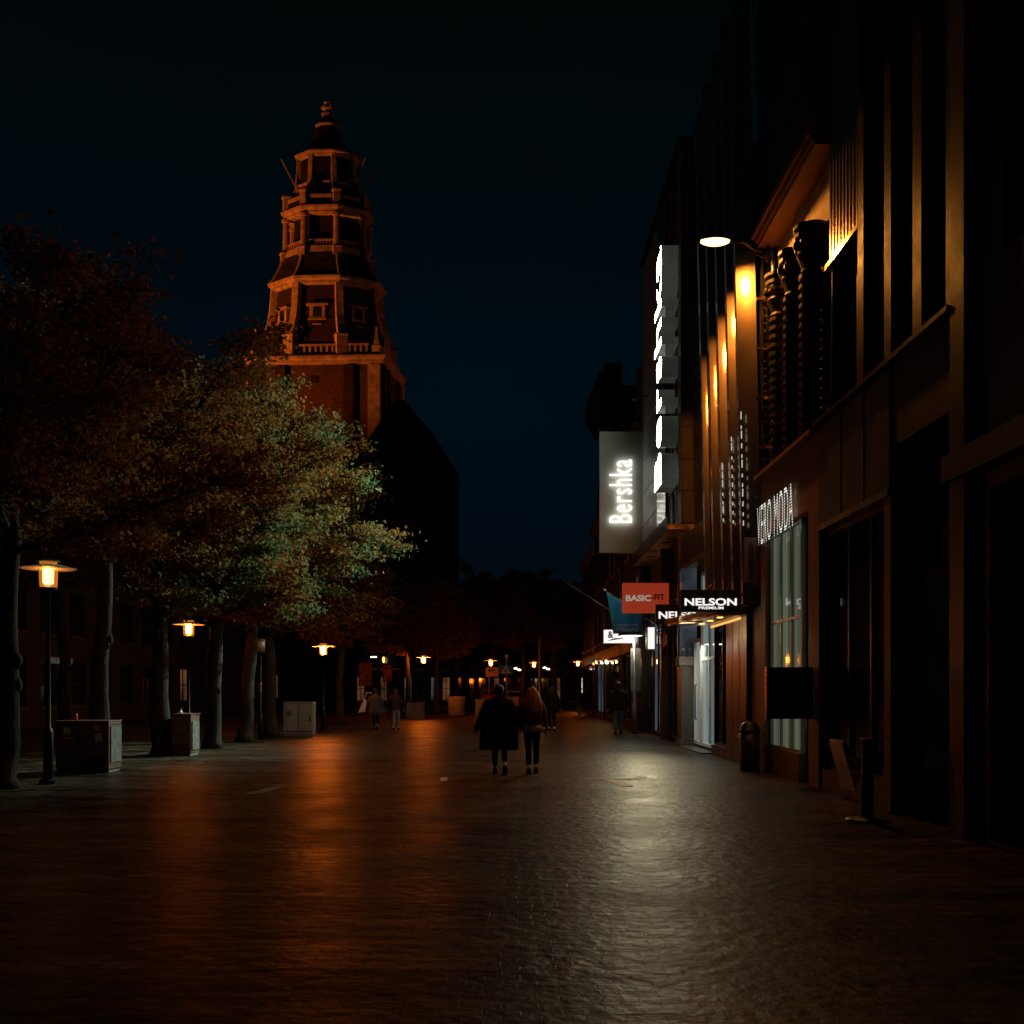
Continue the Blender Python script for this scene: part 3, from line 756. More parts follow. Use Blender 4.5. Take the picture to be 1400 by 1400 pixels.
planter(650, 672, 956, 62, 'low square planter just left of the dark coat walker\'s shoulder', False)

def litter_bin():
    Y = 21.0; x = xat(1025, Y); h = zat(986, Y); r = .2
    t = thing('litter_bin', (x, Y, 0), 'dark domed litter bin against the shop wall below the bronze fins', 'litter bin')
    MB().lathe(x, Y, [(r * .95, 0), (r, .04), (r, h - .22)], 24).build('bin_body', M['iron'], t, True)
    MB().lathe(x, Y, [(r + .015, h - .22), (r + .015, h - .18), (r, h - .17), (r * .85, h - .07), (r * .5, h - .01), (.01, h)], 24).build('dome_lid', M['blackmetal'], t, True)
    MB().box(x - r - .03, x - r + .01, Y - .1, Y + .1, h - .34, h - .26).build('slot', M['copper'], t)
    for z in (.12, .42):
        MB().lathe(x, Y, [(r + .008, z), (r + .008, z + .03)], 24).build('band', M['bronze_dark'], t)
litter_bin()
def stanchion():
    Y = 12.9; x = xat(1186, Y); h = zat(1009, Y)
    t = thing('ashtray_stand', (x, Y, 0), 'black upright ashtray post on a round base outside the dark shop', 'ashtray stand')
    MB().lathe(x, Y, [(.27, 0), (.27, .015), (.2, .04), (.06, .06)], 28).build('base', M['iron'], t, True)
    MB().lathe(x, Y, [(.075, .06), (.075, h - .05)], 20).build('post', M['iron'], t, True)
    MB().lathe(x, Y, [(.085, h - .05), (.09, h - .02), (.085, h), (.05, h - .005), (.01, h - .01)], 20).build('rim', M['steel'], t, True)
stanchion()
def aboard():
    Y = 15.3; x0, x1 = xat(1158, Y), xat(1184, Y)
    t = thing('pavement_sign', ((x0 + x1) / 2 + .1, Y, 0), 'leaning black pavement sign with an orange lit edge, behind the ashtray post', 'sign board')
    h = .86
    a = Vector((xat(1172, Y), Y, 0)); b = Vector((xat(1150, Y), Y, h))
    def board(off, name, m, w=.03):
        MB().prism([(a.x + off, 0), (a.x + off + w, 0), (b.x + off + w, h), (b.x + off, h)], 'y', Y - .02, Y + .62).build(name, m, t)
    board(0, 'front_panel', M['copper'], .028)  # copper tone stands for the orange lamplight on this side
    MB().prism([(a.x + .42, 0), (a.x + .45, 0), (b.x + .07, h), (b.x + .04, h)], 'y', Y - .0, Y + .6).build('back_panel', M['black'], t)
    MB().tube([(b.x + .04, Y - .01, h + .01), (b.x + .04, Y + .61, h + .01)], .02, 8).build('hinge', M['steel'], t)
    MB().tube([(a.x + .03, Y + .02, .25), (a.x + .36, Y + .02, .22)], .008, 6).build('stay', M['steel'], t)
aboard()
# ================================================================== RIGHT HAND STREET FRONT
# --- nearest building, almost black
def building_near():
    t = thing('shop_building', (8.5, 7.5, 0), 'nearest dark stone building filling the right edge of the photo', 'building')
    holes = [(8.9, 10.95, .05, 3.8), (5.2, 8.3, .05, 3.8), (9.2, 10.6, 6.2, 9.6), (6.4, 7.9, 6.2, 9.6), (9.2, 10.6, 11, 14), (6.4, 7.9, 11, 14)]
    wall_with_holes(MB(), FX, FX + .4, 3.5, 11.68, 0, 17.5, holes).build('wall', M['darkstone'], t)
    MB().box(FX + .4, 14, 3.5, 3.8, 0, 17.4).box(FX + .4, 14, 11.4, 11.68, 0, 17.4).build('side_wall', M['darkstone'], t)
    MB().box(FX + .401, 14, 3.8, 11.4, 17.1, 17.39).build('roof', M['lead'], t)
    window_w(t, 8.9, 10.95, .05, 3.8, FX + .2, M['glass'], nx=2, nz=1, t=.08, name='shop_window')
    window_w(t, 5.2, 8.3, .05, 3.8, FX + .2, M['glass'], nx=2, nz=1, t=.08, name='shop_window')
    for h in holes[2:]: window_w(t, *h, FX + .25, M['glass'], nx=2, nz=2)
    MB().box(FX - .12, FX - .001, 11.28, 11.66, 0, 16.6).build('pilaster', M['darkstone'], t, bevel=.01)
    MB().box(FX - .12, FX - .001, 8.25, 8.7, 0, 16.6).build('pilaster', M['darkstone'], t, bevel=.01)
    MB().box(FX - .2, FX - .003, 3.5, 11.7, 4.0, 4.3).build('fascia_band', M['darkstone'], t)
    MB().box(FX - .42, FX - .002, 3.5, 11.7, 16.7, 17.1).box(FX - .28, FX - .002, 3.5, 11.7, 16.4, 16.7).build('cornice', M['darkstone'], t)
    MB().box(FX + .1, FX + .19, 10.05, 10.3, .9, 1.75).build('window_notice', M['cabinet'], t)
building_near()

# --- second building with tall piers
def building_piers():
    t = thing('shop_building', (8.5, 14.4, 0), 'dark building with tall orange lit piers and bronze panel, beside the ornate column shop', 'building')
    Y0, Y1 = 11.7, 17.0
    piers = [(11.72, 12.05), (12.75, 13.05), (13.78, 14.05), (14.85, 15.12), (16.95, 16.99)]
    MB().box(FX + .55, 14, Y0, Y1, 4.7, 17.2).build('wall', M['darkstone'], t)
    for a, b in piers: MB().box(FX + (.2 if a > 16 else 0), FX + .548, a, b, 6.05, 16.4).build('pier', M['pierstone'], t, bevel=.012)
    MB().box(FX - .3, FX + .548, Y0, Y1, 16.42, 16.9).build('cornice', M['darkstone'], t)
    # windows between the piers
    for (a, b) in ((12.07, 12.73), (13.07, 13.76), (14.07, 14.83)):
        for z in (6.3, 9.7, 13.1): window_w(t, a, b, z, z + 3.1, FX + .42, M['glass'], nx=1, nz=2, t=.05)
    window_w(t, 15.14, 16.91, 6.2, 8.5, FX + .42, M['glass'], nx=3, nz=1, t=.05)
    MB().box(FX + .06, FX + .547, 15.13, 16.92, 8.56, 8.64).build('bronze_ledge', M['brass'], t)
    # ribbed bronze sheet above the ledge
    mb = MB(); n = 44; prof = []
    for i in range(n * 4 + 1):
        y = 15.13 + 1.79 * i / (n * 4); prof.append((y, FX + .14 + .005 * math.cos(2 * PI * i / 16)))
    vs = []; fs = []
    for y, x in prof: vs += [(x, y, 8.67), (x, y, 16.4)]
    for i in range(len(prof) - 1): fs.append((2 * i, 2 * i + 2, 2 * i + 3, 2 * i + 1))
    mb.add(vs, fs); mb.build('ribbed_bronze_sheet', M['brass'], t, True)
    # fascia of upright stone panels over the shop
    k = 0; y = 13.75
    for wdt in (.52, .50, .60, .42, .55, .62):
        y2 = min(y + wdt, 16.98); MB().box(FX - (.02 if k % 2 else .035), FX + .3, y + .004, y2 - .004, 4.36, 5.98).build('fascia_panel', M['greystone'], t, bevel=.006); y = y2; k += 1
    MB().box(FX - .06, FX + .3, 13.75, 16.98, 4.26, 4.355).build('lintel', M['steel'], t)
    MB().box(FX - .14, FX + .5, Y0, 16.99, 5.985, 6.05).build('ledge', M['pierstone'], t)
    window_w(t, 13.95, 16.9, .35, 4.25, FX + .15, M['glass'], nx=3, nz=1, t=.07, name='shop_window')
    MB().box(FX + .02, FX + .4, 13.95, 16.9, .0, .345).build('stall_riser', M['darkstone'], t)
    MB().box(FX - .04, FX + .4, 13.68, 13.94, 0, 4.25).build('corner_pillar', M['brownstone'], t, bevel=.01)
    MB().box(FX, FX + .55, 11.75, 13.74, 4.9, 5.98).build('portal_lintel', M['darkstone'], t)
    # recessed entrance
    MB().box(FX + .9, FX + 1.0, 11.75, 13.7, 0, 4.9).build('entrance_back', M['darkstone'], t)
    window_w(t, 12.0, 12.62, .2, 4.6, FX + .78, M['glass'], nx=1, nz=2, t=.06, name='entrance_window')
    d = window_w(t, 12.66, 13.55, .05, 4.6, FX + .78, M['glass'], nx=1, nz=2, t=.08, name='door')
    MB().tube([(FX + .68, 12.8, .9), (FX + .68, 12.8, 1.6)], .018, 8).build('handle', M['steel'], d)
    MB().box(FX + .45, FX + .52, 13.0, 13.2, 3.3, 3.8).build('hanging_plate', M['redsign'], t)
    MB().box(FX, FX + .9, 11.72, 11.95, 0, 4.899).build('corner_pillar', M['pierstone'], t)
building_piers()

# --- shop with ornate ribbed columns and LED sign
def building_columns():
    t = thing('shop_building', (8.5, 19, 0), 'brown clad shop with dark ribbed ornate columns and a dotted white light sign', 'building')
    Y0, Y1 = 17.02, 20.98
    MB().box(FX + .36, 14, Y0, Y1, 6.0, 17.6).build('wall', M['trim'], t)
    MB().box(FX + .2, FX + .359, Y0, Y1, 11.25, 17.6).build('upper_wall', M['darkstone'], t)
    MB().box(FX - .06, FX + .2, Y0, Y1, 11.245, 17.5).build('parapet_wall', M['darkstone'], t)
    c = MB()
    for (o, z0, z1) in ((.06, 10.72, 10.79), (.12, 10.79, 10.87), (.2, 10.87, 10.95), (.16, 10.95, 11.09), (.08, 11.09, 11.24)):
        c.box(FX - o, FX + .358, Y0, Y1 + .02, z0, z1)
    c.build('cornice', M['brownstone'], t)
    for y in (18.0, 19.05, 20.1):
        top = 9.78
        p = []; z = 6.12; i = 0
        while z < top - .85:
            p += [(.15, z), (.215, z + .02), (.215, z + .09), (.15, z + .11)]; z += .17
        p += [(.16, top - .85), (.2, top - .8), (.16, top - .74), (.21, top - .6), (.26, top - .5), (.22, top - .44), (.28, top - .34), (.24, top - .28), (.29, top - .2), (.29, top - .14), (.25, top - .12), (.31, top - .06), (.31, top)]
        cc = MB().lathe(FX + .16, y, p, 14).build('column', M['castiron'], t)
        sc_ = MB()
        for k in range(8):
            a = k * PI / 4; sc_.ball((FX + .16 + .26 * math.cos(a), y + .26 * math.sin(a), top - .33), .07, 1.3, 7, 5)
        sc_.build('capital_leaf', M['castiron'], cc)
        MB().box(FX - .02, FX + .355, y - .27, y + .27, 6.0, 6.115).build('column_base', M['darkstone'], t)
    # half columns against the wall, dentilled edge
    e = MB(); z = 6.1
    while z < 9.9: e.box(FX + .2, FX + .355, 20.74, 20.9, z, z + .09); z += .16
    e.build('toothed_edge', M['trim'], t)
    MB().box(FX + .3, FX + .358, 17.2, 17.6, 6.5, 9.6).build('blind_window', M['black'], t)
    # fascia and shop front
    holes = [(17.62, 20.62, .0, 4.75)]
    wall_with_holes(MB(), FX, FX + .5, Y0, Y1, 0, 5.92, holes).build('fascia', M['brownstone'], t)
    MB().box(FX - .16, FX + .74, Y0, Y1, 5.925, 5.995).build('fascia_ledge', M['brownstone'], t)
    MB().box(FX + .501, FX + .748, Y0, Y1, 4.76, 5.9).build('fascia_back', M['brownstone'], t)
    w = window_w(t, 18.35, 20.6, .5, 4.72, FX + .12, M['wingreen'], frame=M['steel'], nx=3, nz=1, t=.055, name='shop_window')
    MB().box(FX + .085, FX + .2, 18.42, 20.53, 2.95, 3.0).build('transom', M['steel'], w)
    MB().box(FX + .04, FX + .4, 18.35, 20.6, .0, .495).build('stall_riser', M['bronze_dark'], t)
    d = window_w(t, 17.66, 18.3, .03, 4.72, FX + .22, M['wingreen'], frame=M['bronze_dark'], nx=1, nz=2, t=.06, name='door')
    MB().tube([(FX + .12, 18.2, .95), (FX + .12, 18.2, 1.5)], .016, 8).build('handle', M['brass'], d)
    # hidden inner wall so that the glass has a room behind it
    MB().box(FX + 1.2, FX + 1.3, Y0, Y1, 0, 5.9).build('inner_wall', M['brownstone'], t)
    # dotted LED sign
    v, f = text_geo('VERO MODA', 2.66, .80, .03, -.006, 0, 1.12)
    s = thing('led_sign', (FX - .05, 19.65, 4.95), 'dotted white light bulb sign high on the brown shop front', 'shop sign')
    R = ROT['W']; cc = Vector((FX - .06, 19.65, 4.98)); dots = MB()
    src = bmesh.new(); vv = [src.verts.new(p) for p in v]
    for fc in f:
        if min(v[k][2] for k in fc) > .014:
            try: src.faces.new([vv[k] for k in fc])
            except ValueError: pass
    src.normal_update()
    row = -.40
    while row < .40:
        b2_ = src.copy()
        for co_, no_ in (((0, row, 0), (0, -1, 0)), ((0, row + .036, 0), (0, 1, 0))):
            bmesh.ops.bisect_plane(b2_, geom=b2_.verts[:] + b2_.edges[:] + b2_.faces[:], plane_co=co_, plane_no=no_, clear_outer=True)
        b2_.verts.index_update()
        if b2_.faces: dots.add([R @ Vector(q.co) + cc for q in b2_.verts], [tuple(q.index for q in fc.verts) for fc in b2_.faces])
        b2_.free(); row += .0535
    src.free()
    dots.build('led_rows', M['ledwhite'], s)['kind'] = 'stuff'
    bk = MB()
    for zz in (-.3, .3): bk.box(FX - .045, FX - .03, 19.65 - 1.28, 19.65 + 1.28, 4.98 + zz, 4.98 + zz + .02)
    bk.build('mounting_rail', M['blackmetal'], s)
building_columns()

# --- building with the bronze fins and the shoe shop below
def building_fins():
    t = thing('shop_building', (9, 24, 0), 'building clad in tall leaning bronze fins that mirror the amber street lamp', 'building')
    Y0, Y1 = 21.0, 30.9
    MB().box(FX + .62, 14, Y0, Y1, 3.4, 18.5).build('wall', M['bronze_dark'], t)
    # glass strip with brackets next to the columns
    window_s(t, FX + .06, FX + .6, 3.6, 17.5, 21.25, M['glass'], nx=1, nz=8, t=.05, name='stair_window')
    for k in range(7):
        z = 5.6 + 1.02 * k
        MB().box(FX - .06, FX + .45, 21.08, 21.16, z, z + .06).build('bracket', M['brass'], t)
    MB().tube([(FX + .28, 21.1, 3.7), (FX + .28, 21.1, 17.6)], .045, 10).build('drain_pipe', M['steel'], t, True)
    for k in range(5):
        y = 21.3 + 1.27 * k
        w = (.36, .31, .29, .27, .25, .25)[k]
        xr = (5.03, 5.05, 5.08, 5.10, 5.12, 5.16)[k]
        lean = .17
        hx_ = xr - w / 2; c_ = Vector((-hx_, -y)).normalized(); l_ = Vector((4.06 - hx_, 20.5 - y)).normalized(); nn = (c_ + l_).normalized(); ty = -nn.x / nn.y
        fin = MB(); n = 9; seg = 12; vs = []; fs = []
        for i in range(n):
            z = 3.45 + (16.5 - 3.45) * i / (n - 1); off = -lean * (z - 3.45) / 6. * .8 + .16
            for s_ in range(seg + 1):
                u = s_ / seg
                xx = xr + off - w + w * u
                yy = y + (u - .5) * w * ty - .007 * math.cos(PI * (u - .5))
                vs.append((xx, yy, z))
            vs.append((xr + off + .02, y + .55, z)); vs.append((xr + off - w + .05, y + .5, z))
        m = seg + 3
        for i in range(n - 1):
            for s_ in range(m):
                a = i * m + s_; b = i * m + (s_ + 1) % m
                fs.append((a, b, b + m, a + m))
        fs.append(tuple(range(m))); fs.append(tuple((n - 1) * m + s_ for s_ in range(m)))
        fin.add(vs, fs); o = fin.build('bronze_fin', M['finmetal'], t)
        sm = [True] * len(o.data.polygons); o.data.polygons.foreach_set('use_smooth', sm)
        es = o.modifiers.new('edge', 'EDGE_SPLIT'); es.split_angle = math.radians(30)
        # seam of small white lights at the fin edge
        if k in (0, 1, 2):
            L = MB(); z = 5.05 + .25 * k
            while z < 7.3 - .5 * (k == 2):
                off = -lean * (z - 3.45) / 6. * .8 + .16
                L.box(xr + off - w - .012, xr + off - w + .006, y - .11, y - .09, z, z + random.choice((.07, .1, .16))); z += .2
            L.build('edge_light', M['edgeled'], o)
    # ground floor: pillars, glazing, door
    MB().box(FX + .05, FX + .62, 21.02, 22.0, 0, 3.4).build('pillar', M['brownstone'], t, bevel=.012)
    MB().box(FX - .02, FX + .62, 22.05, 24.2, 0, 3.4).build('bronze_panel', M['bronze_dark'], t)
    for (a, b) in ((22.05, 22.75), (22.77, 23.45), (23.47, 24.18)):
        MB().box(FX - .05, FX - .022, a + .01, b - .01, .12, 3.38).build('cladding_sheet', M['bronze_dark'], t, bevel=.006)
    MB().box(FX, FX + .62, 24.25, 26.2, 0, .25).build('stall_riser', M['darkstone'], t)
    window_w(t, 24.25, 26.2, .26, 3.38, FX + .1, M['glass'], nx=2, nz=1, name='shop_window')
    # lit white entrance, set back and angled to the street
    MB().box(FX + .62, FX + .7, 26.3, 30.9, 0, 5.2).build('entrance_wall', M['facadepanel'], t)
    window_w(t, 26.35, 28.6, .1, 4.9, FX + .2, M['winstore'], frame=M['whitepaint'], nx=2, nz=2, t=.09, name='lit_shop_window')
    d = window_w(t, 28.65, 29.7, .1, 3.1, FX + .2, M['winstore'], frame=M['whitepaint'], nx=1, nz=1, t=.1, name='door')
    MB().tube([(FX + .1, 28.85, .8), (FX + .06, 28.85, .85), (FX + .06, 28.85, 1.75), (FX + .1, 28.85, 1.8)], .02, 8).build('handle', M['blackmetal'], d)
    lamp('AREA', 'shop_ceiling_light', t, (FX + .02, 28.2, 2.9), 60, (.95, 1, .78), shape='RECTANGLE', size=3.2, size_y=.5)
    t.children[-1].rotation_euler = (0, math.radians(58), 0)
    # pilaster of the shop
    MB().box(FX - .22, FX + .3, 29.8, 30.5, 0, .18).build('pilaster_base', M['greystone'], t)
    MB().box(FX - .17, FX + .3, 29.85, 30.45, .181, 2.35).build('pilaster', M['greystone'], t, bevel=.015)
    MB().box(FX - .24, FX + .3, 29.78, 30.52, 2.351, 2.62).build('pilaster_capital', M['render_wall'], t, bevel=.03)
    MB().box(FX - .12, FX + .3, 29.92, 30.4, 2.621, 5.2).build('upper_pilaster', M['windim'], t)  # pilaster given the faint glow of the window material
    # golden soffit over the entrance
    MB().box(FX - .0, FX + 1.2, 26.32, 30.9, 5.21, 5.36).build('soffit', M['copper'], t)
    MB().box(FX + .0, FX + .62, 26.32, 30.9, 5.361, 6.2).build('fascia', M['bronze_dark'], t)
    # tiled wall strip above
    MB().box(FX + .40, FX + .619, 27.95, 30.88, 6.21, 18.6).build('tile_strip', M['tile'], t)
    # threshold
    MB().box(FX - .25, FX + .2, 26.3, 29.75, .004, .03).build('threshold', M['greystone'], t)
    return t
building_fins()
def canopy():
    Y0, Y1 = 22.3, 26.0
    t = thing('shop_canopy', (4.4, 24, 3.3), 'flat copper canopy glowing amber underneath, over the shoe shop entrance', 'canopy')
    MB().prism([(4.46, Y0), (FX - .06, Y0), (FX - .06, Y1), (3.88, Y1), (3.86, Y1 - .5)], 'z', 3.30, 3.42).build('deck', M['bronze_dark'], t, bevel=.01)
    MB().prism([(4.52, Y0 + .06), (FX - .1, Y0 + .06), (FX - .1, Y1 - .06), (3.94, Y1 - .06), (3.92, Y1 - .5)], 'z', 3.27, 3.298).build('soffit_sheet', M['copper'], t)
    MB().box(FX - .1, FX - .065, Y0 + .2, Y1 - .2, 3.2, 3.25).build('added_cove_light', M['addedcove'], t)  # cove strip and downlights added for the amber glow on the soffit
    for y in (22.9, 24.0, 25.1):
        c = MB().lathe(4.65, y, [(.07, 3.255), (.07, 3.269)], 16).build('added_downlight', M['lantern'], t)
    MB().tube([(FX - .1, 22.6, 4.3), (4.5, 22.6, 3.43)], .014, 6).build('tie_rod', M['steel'], t)
    MB().tube([(FX - .1, 25.6, 4.3), (4.1, 25.6, 3.43)], .014, 6).build('tie_rod', M['steel'], t)
canopy()
def added_canopy_light():  # added panel for the warm glow below the canopy
    p = Vector((4.25, 24.6, 3.24))
    t = thing('added_canopy_light', p, 'added flat warm white light panel tucked under the copper canopy', 'light panel')
    MB().box(p.x - .25, p.x + .25, p.y - .5, p.y + .5, p.z, p.z + .025).build('housing', M['blackmetal'], t)
    l = lamp('AREA', 'added_panel_light', t, p + Vector((-.05, 0, -.01)), 7, (1, .70, .35), shape='RECTANGLE', size=.4, size_y=.9)
    aim(l, (1.2, 19.5, .2), t)
added_canopy_light()

# --- big fashion shop with vertical letters
def building_letters():
    t = thing('shop_building', (9, 36, 0), 'tall tiled building carrying the vertical white letters and the tall grey blade sign', 'building')
    Y0, Y1 = 30.92, 40.2
    MB().box(FX + .05, 14, Y0 + .02, Y1, 6.65, 18.2).build('wall', M['darkstone'], t)
    # tile courses on the end wall, facing the camera, and on the front
    for k in range(12):
        z = 6.7 + k * .965
        MB().box(FX + .06, FX + .62, Y0 - .02, Y0 + .018, z, z + .95).build('wall_tile', M['tile'], t, bevel=.006)
    for k in range(12):
        z = 6.7 + k * .965
        MB().box(FX - .0, FX + .048, Y0, Y0 + .62, z, z + .95).build('wall_tile', M['tile'], t, bevel=.006)
    # glossy glass front where the sign mirrors
    window_w(t, 31.6, 33.9, 6.8, 17.6, FX + .04, M['glass'], nx=2, nz=9, t=.04, name='glass_front', depth=.05)
    for k in range(9):
        for j in range(2):
            y = 36.0 + j * 2.05; z = 6.75 + k * 1.25
            MB().box(FX - .01, FX + .048, y, y + 2.0, z, z + 1.21).build('facade_panel', M['facadepanel'], t, bevel=.006)
    MB().box(FX - .02, FX + .046, 33.95, 35.9, 6.7, 18.1).build('mirror_glass_panel', M['glass'], t)
    MB().box(FX - .4, FX + .9, Y0, Y1, 6.5, 6.648).build('overhang_soffit', M['copper'], t)
    MB().box(FX - .42, FX - .402, Y0, Y1, 6.45, 6.9).build('overhang_fascia', M['bronze_dark'], t)
    MB().box(FX + .3, 14, Y0, Y1, 0, 6.49).build('ground_floor_wall', M['darkstone'], t)
    window_w(t, 31.2, 34.4, .1, 4.6, FX + .17, M['glass'], nx=3, nz=1, name='shop_window')
    window_w(t, 34.8, 38.0, .1, 4.6, FX + .17, M['windim'], nx=3, nz=1, name='shop_window')
    d = window_w(t, 38.2, 39.6, .05, 3.2, FX + .17, M['glass'], nx=1, nz=1, name='door')
    MB().tube([(FX + .06, 38.4, .9), (FX + .06, 38.4, 1.7)], .02, 8).build('handle', M['steel'], d)
    MB().box(FX - .08, FX + .3, 30.95, 31.15, 0, 6.4).build('pillar', M['bronze_dark'], t)
    MB().box(FX - .08, FX + .3, 34.45, 34.75, 0, 6.4).build('pillar', M['bronze_dark'], t)
    MB().box(FX - .1, FX + 1, Y0, Y1, 18.21, 18.35).build('roof_edge', M['blackmetal'], t)
building_letters()
def channel_letters():
    zt, zb = 15.25, 7.95
    t = thing('channel_letters', (FX - .3, 32, zb), 'tall row of thick white glowing letters running up the facade, seen edge on', 'shop sign')
    mb = text_mb('Bershka', (FX - .28, 32.0, (zt + zb) / 2), 'W_UP', zt - zb, 1.5, .52, .012, front_mat=True, space=1.13)
    for o in split_islands(mb, lambda p: p[2]):
        o.build('letter', [M['sidespill'], M['letterbig']], t)
    MB().box(FX - .018, FX - .0, 31.9, 32.1, zb, zt).build('mounting_rail', M['steel'], t)
channel_letters()
def blade_sign():
    Y = 39.9; x0, x1 = xat(819.5, Y), xat(880, Y); z0, z1 = zat(755, Y), zat(590, Y)
    t = thing('blade_sign', (x1, Y, (z0 + z1) / 2), 'tall pale grey blade sign with glowing white vertical lettering', 'shop sign')
    MB().box(x0, x1, Y, Y + .35, z0, z1).build('sign_box', M['panel'], t, bevel=.015)
    for z in (z0 + .8, z1 - .8): MB().box(x1 + .002, FX + .1, Y + .1, Y + .22, z, z + .12).build('wall_bracket', M['blackmetal'], t)
    cx = (xat(834, Y) + xat(863, Y)) / 2; w = xat(863, Y) - xat(832, Y)
    mb = text_mb('Bershka', (cx, Y - .10, (zat(715, Y) + zat(629, Y)) / 2), 'S_UP', zat(629, Y) - zat(715, Y), w, .07, 0, front_mat=True, space=1.1)
    for o in split_islands(mb, lambda p: p[2]):
        o.build('letter', [M['letter'], M['letterface']], t)
blade_sign()

def added_tree_floodlight():  # added lamp that brightens the tree crowns from the right
    p = Vector((4.55, 38.0, 12.5))
    t = thing('added_tree_floodlight', p, 'added small dark floodlight on a wall arm above the tall grey blade sign', 'floodlight')
    MB().box(p.x - .12, p.x + .12, p.y - .14, p.y + .14, p.z - .1, p.z + .1).build('housing', M['blackmetal'], t, bevel=.02)
    MB().tube([(p.x + .1, p.y, p.z), (FX + .06, p.y, p.z + .1)], .025, 8).build('wall_arm', M['iron'], t)
    MB().add([(p.x - .135, p.y - .12, p.z - .08), (p.x - .135, p.y + .12, p.z - .08), (p.x - .135, p.y + .12, p.z + .08), (p.x - .135, p.y - .12, p.z + .08)], [(0, 1, 2, 3)]).build('front_glass', M['glass'], t)
    l = lamp('SPOT', 'added_tree_beam', t, p + Vector((-.2, -.02, 0)), 26000, (.68, 1, .86), spot_size=math.radians(52), spot_blend=1.0, shadow_soft_size=.12)
    aim(l, (-5.0, 30.5, 7.6), t)
added_tree_floodlight()

def added_sign_spot():  # added lamp that makes the pale pool on the paving
    p = Vector((4.2, 32.5, 3.88))
    t = thing('added_spotlight', p, 'added small black spotlight hanging below the orange red box sign', 'spotlight')
    MB().lathe(p.x, p.y, [(.05, p.z + .02), (.06, p.z + .05), (.06, p.z + .13), (.02, p.z + .15)], 14).build('housing', M['blackmetal'], t)
    MB().tube([(p.x, p.y, p.z + .14), (p.x, p.y + .16, zat(838, 32.6) + .02)], .012, 6).build('stem', M['iron'], t)
    l = lamp('SPOT', 'added_pavement_beam', t, p, 680, (1, .86, .50), spot_size=math.radians(50), spot_blend=1.0, shadow_soft_size=.15)
    aim(l, (.6, 20.5, 0), t)
added_sign_spot()

def box_sign(name, Y, px0, px1, py0, py1, depth, m, label, cat='shop sign', arm=True, group=None):
    x0, x1 = xat(px0, Y), xat(px1, Y); z0, z1 = zat(py1, Y), zat(py0, Y)
    t = thing(name, ((x0 + x1) / 2, Y, (z0 + z1) / 2), label, cat, group)
    MB().box(x0, x1, Y, Y + depth, z0, z1).build('sign_box', M[m], t, bevel=.012)
    if arm and x1 < FX - .02:
        for z in (z0 + (z1 - z0) * .2, z0 + (z1 - z0) * .8):
            MB().tube([(x1 - .02, Y + depth / 2, z), (FX + .02, Y + depth / 2, z)], .018, 8).build('bracket_arm', M['blackmetal'], t)
    return t, x0, x1, z0, z1
def sign_text(t, name, txt, Y, px0, px1, py0, py1, m, weight=.02, shear=0, d=.02, face='S'):
    x0, x1 = xat(px0, Y), xat(px1, Y); z0, z1 = zat(py1, Y), zat(py0, Y)
    c = ((x0 + x1) / 2, Y - d / 2 - .003, (z0 + z1) / 2)
    w, h = (x1 - x0, z1 - z0) if face == 'S' else (z1 - z0, x1 - x0)
    return text_mb(txt, c, face, w, h, d, weight, shear).build(name, M[m], t)
# black shoe shop signs
Y = 21.6
t, *_ = box_sign('box_sign', Y, 931, 1010, 806, 836.5, .16, 'black', 'larger black box sign reading NELSON PREMIUM, in front of the canopy')
sign_text(t, 'lettering', 'NELSON', Y, 936, 1007, 818, 828, 'lightbox', .022)
sign_text(t, 'small_lettering', 'PREMIUM', Y, 955, 989, 829.3, 833, 'lightbox', .008)
Y = 27.0
t, *_ = box_sign('box_sign', Y, 897, 975, 826, 853, .16, 'black', 'second black NELSON box sign, half hidden behind the copper canopy')
sign_text(t, 'lettering', 'NELSON', Y, 900.5, 966, 836, 846, 'lightbox', .022)
sign_text(t, 'small_lettering', 'PREMIUM', Y, 918, 950, 847.5, 851, 'lightbox', .008)
Y = 32.6
t, *_ = box_sign('box_sign', Y, 851, 914.5, 797, 838, .14, 'redlit', 'orange red box sign reading BASIC-FIT above the blue flag', arm=False)
MB().tube([(xat(914, Y), Y + .07, zat(800, Y)), (FX + .25, Y + .07, zat(800, Y))], .02, 8).build('bracket_arm', M['blackmetal'], t)
sign_text(t, 'white_lettering', 'BASIC', Y, 855.5, 890, 813.5, 822, 'palelit', .03)
sign_text(t, 'black_lettering', '-FIT', Y, 890.5, 908.5, 812.5, 820.5, 'black', .03)
Y = 41.0
t, *_ = box_sign('light_box_sign', Y, 826, 876, 861, 879, .2, 'lightbox', 'white light box sign with a black ampersand and swoosh, under the blue flag')
sign_text(t, 'ampersand', '&', Y, 831, 838.5, 863, 872.5, 'black', .03)
mb = MB(); pr = [Vector((xat(831.5, Y), Y - .012, zat(876, Y))), Vector((xat(840, Y), Y - .012, zat(873.6, Y))), Vector((xat(852, Y), Y - .012, zat(872.8, Y)))]
mb.tube(pr, [.008, .035, .012], 6); mb.build('swoosh', M['black'], t)
# vertical dim banner sign
Y = 20.95
t, *_ = box_sign('vertical_blade_sign', Y, 1017.5, 1036, 735, 797, .06, 'cabinet', 'dim brown upright blade sign with dark downward lettering beside the ornate shop')
sign_text(t, 'lettering', 'VERO MODA', Y, 1023.5, 1029.5, 741, 791, 'black', .01, 0, .01, 'S_DN')
